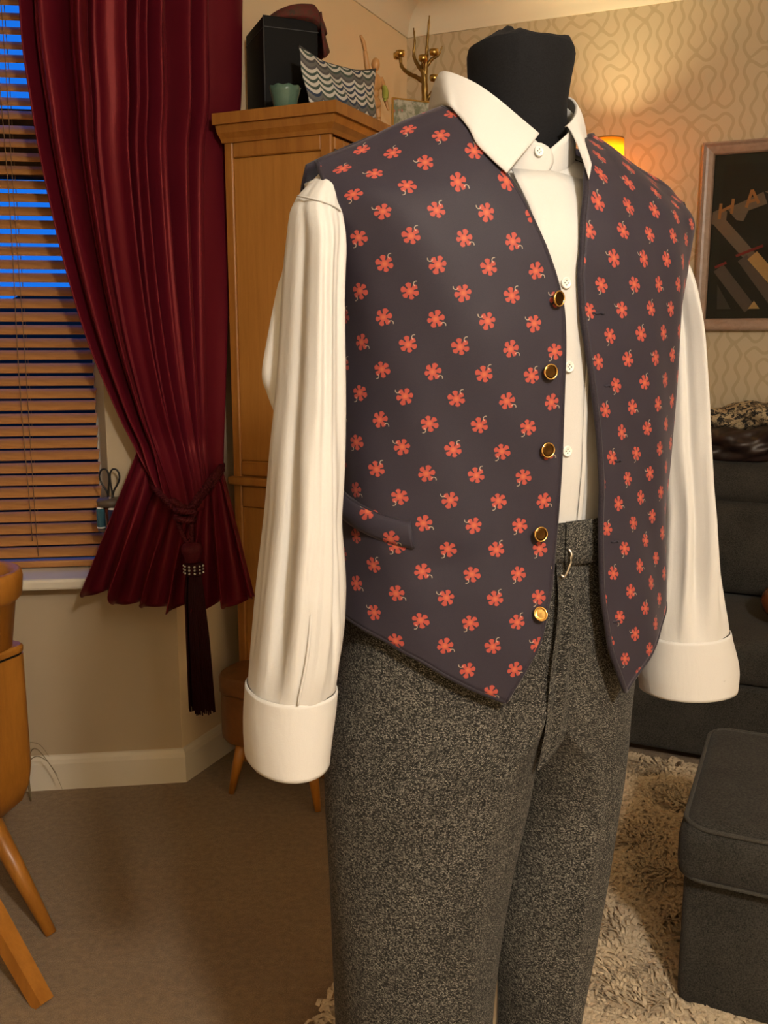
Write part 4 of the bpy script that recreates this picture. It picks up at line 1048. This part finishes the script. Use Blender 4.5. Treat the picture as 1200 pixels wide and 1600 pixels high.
botL = [rp_(180, .078, 1.482), rp_(150, .079, 1.482), rp_(120, .083, 1.476), rp_(95, .087, 1.466), rp_(75, .088, 1.456), rp_(55, .088, 1.442), rp_(42, .089, 1.426), TWd(D2(6), 1.410, .017), TWd(D2(3.8), 1.393, .017)]
leaf(topL, botL, 'collar_leaf')
# yoke points on the shoulders
# sleeves
SR = [(1.408, -.2030, .006, .009, .012), (1.403, -.2090, .008, .011, .016), (1.396, -.2165, .010, .0135, .020), (1.389, -.2220, .012, .0155, .024), (1.382, -.2275, .015, .0175, .028), (1.367, -.2325, .020, .0205, .034), (1.345, -.2345, .026, .0205, .044), (1.320, -.2385, .030, .020, .046), (1.283, -.2420, .032, .0205, .049), (1.205, -.2460, .034, .0245, .052), (1.143, -.2505, .035, .0285, .056), (1.074, -.2542, .035, .0308, .062), (1.016, -.2577, .035, .0355, .062), (.964, -.2612, .035, .0391, .062), (.925, -.2659, .035, .0403, .062), (.9035, -.2697, .035, .0412, .057)]
SL = [(1.352, .205, .0, .010, .018), (1.342, .214, .0, .014, .028), (1.328, .2185, .0, .017, .035), (1.306, .2240, .0, .018, .040), (1.254, .2330, .0, .020, .047), (1.177, .242, .0, .026, .05), (1.114, .249, .0, .030, .05), (1.034, .2595, .0, .031, .05), (.959, .2661, .0, .0369, .05), (.917, .2717, .0, .047, .05), (.875, .2800, .0, .0570, .05)]
def sleeve(tab, sg, name):
    N = 120; rows = []
    d = dens(tab, 110)
    z1, z0 = d[0][0], d[-1][0]
    for z, uc, vc, w, dd in d:
        f = (z1-z)/(z1-z0); row = []
        g = min(1, f*6); cu = max(0, (f-.80)/.2)
        for k in range(N):
            a = 2*PI*k/N; c, s = math.cos(a), math.sin(a)
            # long soft folds that run down the sleeve, sharper pleats at the cuff
            n = 1 + g*(1-cu)*(.105*math.sin(4*a+.9+sg*1.2+f*1.0) + .06*math.sin(7*a+f*1.6+2*sg) + .03*math.sin(13*a+f*4)) + .05*g*math.sin(2*a+f*5)*(1-cu)
            n += .085*math.sin(PI*min(1, max(0, f-.45)/.56))*math.copysign(abs(math.sin(9*a+.4))**.5, math.sin(9*a+.4))*(1 if -2.6 < ((a+PI) % (2*PI)-PI) else .5)*(.35+.65*f)
            n -= .05*math.exp(-((z-1.07)/.03)**2)*max(0, math.sin(a+1))**2
            u = uc + w*c*n; v = vc + dd*math.copysign(abs(s)**.9, s)*n
            row.append(bm_(u, v, z + .004*math.sin(a*2)*cu))
        rows.append(row)
    V, F = grid(rows, True, True, False)
    o = add(name, (V, F), sm_, shirt); return o
slR = sleeve(SR, -1, 'sleeve'); slL = sleeve(SL, 1, 'sleeve')
# the limp back fold of the right sleeve
FO = [(-.2385, 1.3828), (-.2471, 1.3452), (-.2543, 1.3123), (-.2599, 1.2963), (-.2701, 1.2532), (-.2776, 1.2141), (-.2728, 1.1939), (-.2640, 1.1708)]
fo_ = spline([bm_(u, -.012, z) for u, z in FO], 40); fi_ = spline([bm_(u+.026, .012, z+.001) for u, z in FO], 40); fb2 = spline([bm_(u+.022, -.030, z) for u, z in FO], 40)
rows = []
for k in range(40):
    rows.append([fi_[k], fi_[k].lerp(fo_[k], .5) + MF*.004, fo_[k].lerp(fi_[k], .12) + MF*.003, fo_[k], fo_[k].lerp(fb2[k], .15) - MF*.003, fo_[k].lerp(fb2[k], .5) - MF*.004, fb2[k]])
add('sleeve_fold', grid(rows), sm_, shirt, fix=False)
# seam ridges at the shoulder and pleat edges near the cuff
def sl_pt(tab, z, a, off=0.):
    d = np.array(tab)[::-1]; uc, vc, w, dd = (np.interp(z, d[:, 0], d[:, c]) for c in (1, 2, 3, 4))
    return bm_(uc+(w+off)*math.cos(a), vc+(dd+off)*math.copysign(abs(math.sin(a))**.9, math.sin(a)), z)
add('shoulder_seam', tube([sl_pt(SR, 1.380-.016*k/23, PI*1.0-PI*.80*k/23, .0012) for k in range(24)], .0009, 6), sm_, slR)
add('sleeve_placket', tube(spline([sl_pt(SR, 1.02, PI*.60, .003), sl_pt(SR, .96, PI*.60, .004), sl_pt(SR, .906, PI*.61, .003)], 16), [.0005]*2+[.0016]*12+[.001]*2, 6), sm_, slR)
# cuffs
CR = [(.9045, -.2697, .035, .0418, .0565), (.9015, -.2698, .035, .0424, .057), (.878, -.2727, .035, .0420, .0565), (.851, -.2752, .035, .0402, .056), (.832, -.2757, .035, .0385, .055)]
CL = [(.8765, .2795, .0, .0565, .0495), (.872, .2806, .0, .0578, .050), (.840, .2880, .0, .0655, .050), (.820, .2915, .0, .0690, .050), (.797, .2926, .0, .0650, .05)]
def cuff(tab, sg, name, par):
    N = 90; rows = []; d = dens(tab, 26)
    for i, (z, uc, vc, w, dd) in enumerate(d):
        f = i/25; row = []
        for k in range(N):
            t = k/(N-1)
            a = (PI*1.22 if sg < 0 else -.45) + 2*PI*t*.99     # slit at the outer side
            e = min(t, 1-t)/.07; rnd_ = 0
            if e < 1: rnd_ = (1-math.sqrt(max(0, 1-(1-e)**2)))*.020*(f**2)
            c, s = math.cos(a), math.sin(a)
            n = 1 + .010*math.sin(3*a+z*20)*f + .006
            row.append(bm_(uc+w*c*n, vc+dd*math.copysign(abs(s)**.85, s)*n, z + rnd_ + (-.006*math.sin(a-.3)*f if sg < 0 else -.003*c*f)))
        rows.append(row)
    o = solid(add(name, grid(rows), sm_, shirt, fix=False), .0022, 0)
    add('cuff_seam', tube(rows[0], .0010, 5), sm_, o); add('hem_stitch', tube([p*1 for p in rows[-2]], .0013, 5), sm_, o)
    return o
cR = cuff(CR, -1, 'cuff', shirt); cL = cuff(CL, 1, 'cuff', shirt)
add('buttonhole', tube([bm_(-.309, .058, .862), bm_(-.300, .066, .860)], .0014, 5), sm_, cR); add('buttonhole', tube([bm_(.300, .0505, .822), bm_(.312, .0485, .824)], .0014, 5), sm_, cL)

# ================================================================== WAISTCOAT
wc = thing('waistcoat', 'dark velvet waistcoat printed with coral flowers, worn open over the shirt', 'waistcoat', bm_(0, 0, .87))
ucache = {}
def arcU(phi, z0):
    key = round(z0, 3)
    if key not in ucache:
        ps = [tb_(D2(x), z0) for x in range(0, 181, 3)]; acc = [0]
        for i in range(1, len(ps)): acc.append(acc[-1] + math.hypot(ps[i].x-ps[i-1].x, ps[i].y-ps[i-1].y))
        ucache[key] = acc
    x = abs(math.degrees(phi))/3; i = min(int(x), 59); f = x-i; ac = ucache[key]
    return math.copysign(ac[i] + (ac[i+1]-ac[i])*f, phi)
vz = np.linspace(.8, 1.478, 300); vp = [tb_(D2(30), z) for z in vz]; va = np.concatenate([[0], np.cumsum([(vp[i+1]-vp[i]).length for i in range(299)])])
def arcV(z0): return float(np.interp(z0, vz, va))
def coons(bottom, top, left, right, n, m):
    """four polylines of (deg, z0): bottom/top run inner to outer, left/right run bottom to top"""
    def rs(P, k):
        P = np.array(P, float); s = np.concatenate([[0], np.cumsum(np.hypot(np.diff(P[:, 0])*.0035, np.diff(P[:, 1])))]); s /= s[-1]
        tt = np.linspace(0, 1, k)
        q = np.stack([np.interp(tt, s, P[:, c]) for c in (0, 1)], 1)
        for _ in range(3): q[1:-1] = .25*q[:-2] + .5*q[1:-1] + .25*q[2:]
        return q
    Bo, To, Le, Ri = rs(bottom, n), rs(top, n), rs(left, m), rs(right, m)
    G = np.zeros((m, n, 2))
    for i in range(m):
        v = i/(m-1)
        for j in range(n):
            u = j/(n-1)
            G[i, j] = (1-v)*Bo[j] + v*To[j] + (1-u)*Le[i] + u*Ri[i] - ((1-u)*(1-v)*Bo[0] + u*(1-v)*Bo[-1] + (1-u)*v*To[0] + u*v*To[-1])
    return G
def panel(name, G, M2, offf):
    rows, uv = [], []
    for i in range(G.shape[0]):
        r = []
        for j in range(G.shape[1]):
            ph, z = D2(G[i, j, 0]), float(min(max(G[i, j, 1], .80), 1.478))
            r.append(TWd(ph, z, offf(G[i, j, 0], z, i/(G.shape[0]-1), j/(G.shape[1]-1))))
            U, Vv = arcU(ph, z), arcV(z)
            uv.append((M2[0][0]*U + M2[0][1]*Vv + M2[0][2], M2[1][0]*U + M2[1][1]*Vv + M2[1][2]))
        rows.append(r)
    V, F = grid(rows)
    o = add(name, (V, F), M['flower'], wc, uvs=uv, fix=False); o.data.materials.append(M['navy'])
    s = solid(o, .0035, 0); s.modifiers[0].material_offset_rim = 1
    return o, rows
UVR = [[21.5225, -0.8547, 4.9800], [0.9786, 20.4415, -11.8857]]
UVL = [[24.1584, 5.7109, -3.4510], [-0.6979, 20.3936, -10.1646]]
R_front = [(-19.5, .8849), (-9, .9468), (-5.5, .9987), (-4.5, 1.0566), (-4.0, 1.1415), (-4.0, 1.2284), (-4.5, 1.2773), (-6.5, 1.3063), (-10, 1.3402), (-12.6, 1.3702), (-16.0, 1.3971), (-18.5, 1.4371), (-19.5, 1.463), (-21.8, 1.4765)]
R_hem = [(-19.5, .8849), (-30, .9009), (-47.5, .9308), (-63, .9488), (-78.5, .9598), (-92, .967)]
R_out = [(-92, .967), (-91, 1.06), (-90, 1.15), (-89, 1.24), (-86, 1.28), (-83.5, 1.2973), (-81.5, 1.3272), (-77.5, 1.3792), (-73.5, 1.4291), (-71.5, 1.455), (-72, 1.4765)]
R_top = [(-21.8, 1.4765), (-40, 1.4768), (-55, 1.4768), (-72, 1.4765)]
def offR(ph, z, v, u):
    o = .0085 + .0015*math.sin(z*23+ph*.07) + .0010*math.sin(ph*.19+z*31)
    o += .003*math.exp(-((z-1.05)/.03)**2)*math.exp(-((ph+60)/22)**2) - .003*math.exp(-((z-1.03)/.02)**2)*math.exp(-((ph+42)/14)**2)
    return o
oR, rowsR = panel('front_panel', coons(R_hem, R_top, R_front, R_out, 70, 110), UVR, offR)
L_front = [(22.5, .8699), (14, .9228), (10, .9838), (9, 1.0417), (8.5, 1.0996), (6.5, 1.1555), (3.5, 1.2094), (.5, 1.2623), (0, 1.3133), (2, 1.3612), (4.5, 1.4001), (9, 1.435), (14, 1.463), (20, 1.4765)]
L_hem = [(22.5, .8699), (28, .885), (40, .912), (60, .942), (92, .967)]
L_out = [(92, .967), (91, 1.06), (90, 1.15), (89, 1.24), (86, 1.28), (83.5, 1.2973), (81.5, 1.3272), (77.5, 1.3792), (73.5, 1.4291), (71.5, 1.455), (72, 1.4765)]
L_top = [(20, 1.4765), (40, 1.4768), (55, 1.4768), (72, 1.4765)]
def offL(ph, z, v, u):
    o = .0085 + .0012*math.sin(z*19+ph*.09) + .0012*math.sin(ph*.23+z*27)
    o += .004*math.exp(-u*9)*math.sin(PI*min(1, max(0, (z-.87)/.5)))
    return o
oL, rowsL = panel('front_panel', coons(L_hem, L_top, L_front, L_out, 60, 110), UVL, offL)
# back
bk_bot = [(92, .967), (130, .962), (180, .955), (230, .962), (268, .967)]
bk_top = [(108, 1.4765), (135, 1.4768), (157.5, 1.4765), (170, 1.455), (180, 1.450), (190, 1.455), (202.5, 1.4765), (225, 1.4768), (252, 1.4765)]
bk_l = [(92, .967), (91, 1.06), (90, 1.15), (91, 1.24), (94, 1.28), (97, 1.31), (101, 1.37), (105, 1.43), (108, 1.4765)]
bk_r = [(360-a, z) for a, z in bk_l]
rows = []
G = coons(bk_bot, bk_top, bk_l, bk_r, 80, 80)
for i in range(80): rows.append([TWd(D2(G[i, j, 0]), float(min(max(G[i, j, 1], .80), 1.478)), .0085) for j in range(80)])
solid(add('back_panel', grid(rows), M['navy'], wc, fix=False), .003, 0)
# rolled edges
def edge(name, rows_, idx, r):
    pts = [row[idx] for row in rows_]; add(name, tube(pts, r, 7), M['navy'], wc)
edge('front_edge', rowsR, 0, .0024); edge('front_edge', rowsL, 0, .0032)
edge('armhole_edge', rowsR, -1, .0026); edge('armhole_edge', rowsL, -1, .0026)
add('hem_edge', tube(rowsR[0], .0024, 7), M['navy'], wc); add('hem_edge', tube(rowsL[0], .0028, 7), M['navy'], wc)
# pocket welt
pt = [(-89.5, 1.0946), (-80, 1.0868), (-71.5, 1.0806), (-62, 1.0750), (-53.5, 1.0716)]; pb = [(-90, 1.0696), (-79, 1.0610), (-68, 1.0536), (-60, 1.0490), (-52, 1.0457)]
rows, uv = [], []
for f in np.linspace(0, 1, 7):
    r = []
    for a, b in zip(spline([(*p, 0) for p in pt], 26), spline([(*p, 0) for p in pb], 26)):
        c = a.lerp(b, f); r.append(TWd(D2(c.x), c.y, .0125+.0045*math.sin(PI*(.1+.9*(1-f))))); uv.append((21.5*arcU(D2(c.x), c.y)+.35, 20.3*c.y+.1))
    rows.append(r)
w_ = add('pocket_welt', grid(rows), M['flower'], wc, uvs=uv, fix=False); solid(w_, .004, 0)
add('welt_edge', tube(rows[0], .0022, 6), M['navy'], w_); add('welt_edge', tube([r[-1] for r in rows], .0016, 6), M['thread_dark'], w_)
# gold buttons
for i, (ph, z) in enumerate(((-7.0, 1.2843), (-9.0, 1.2164), (-9.0, 1.1405), (-10.5, 1.0566), (-10.0, .9738))):
    n = Tn(D2(ph), z); c = TWd(D2(ph), z, .0118); ti = (MA*(.55 if i == 0 else .05) + Vector((0, 0, -.1 if i == 0 else (1.0 if i == 4 else .12)))); n = (n + ti*.55).normalized()
    add('button_shank', tube([TWd(D2(ph), z, .008), c + n*.003], .002, 6), M['gold'], wc)
    b = add('button', lathe([(.0050, .0015), (.0074, .0025), (.0078, .0036), (.0076, .0048), (.0068, .0052), (.0062, .0044)], c, 28, n, False), M['gold'], wc, label='round gold button')
    add('button_face', lathe([(.0064, .0042), (.0060, .0047), (.0040, .0044), (.001, .0043)], c, 24, n), M['button_face'] if i != 4 else M['gold'], b)
# buttonholes
for ph, z in ((5.0, 1.2713), (9.0, 1.2014), (14.5, 1.1245), (14.5, 1.0397), (16.0, .9528)):
    lw = 4.2 if z > 1.25 else 3.2
    pts = [TWd(D2(ph-lw/2+lw*k/6), z+.0006*math.sin(k*2), offL(ph, z, .5, .1)+.0022) for k in range(7)]
    bh = add('buttonhole', tube(pts, [.0008, .0014, .0012, .0014, .0012, .0014, .0008], 6), M['thread_dark'], wc)
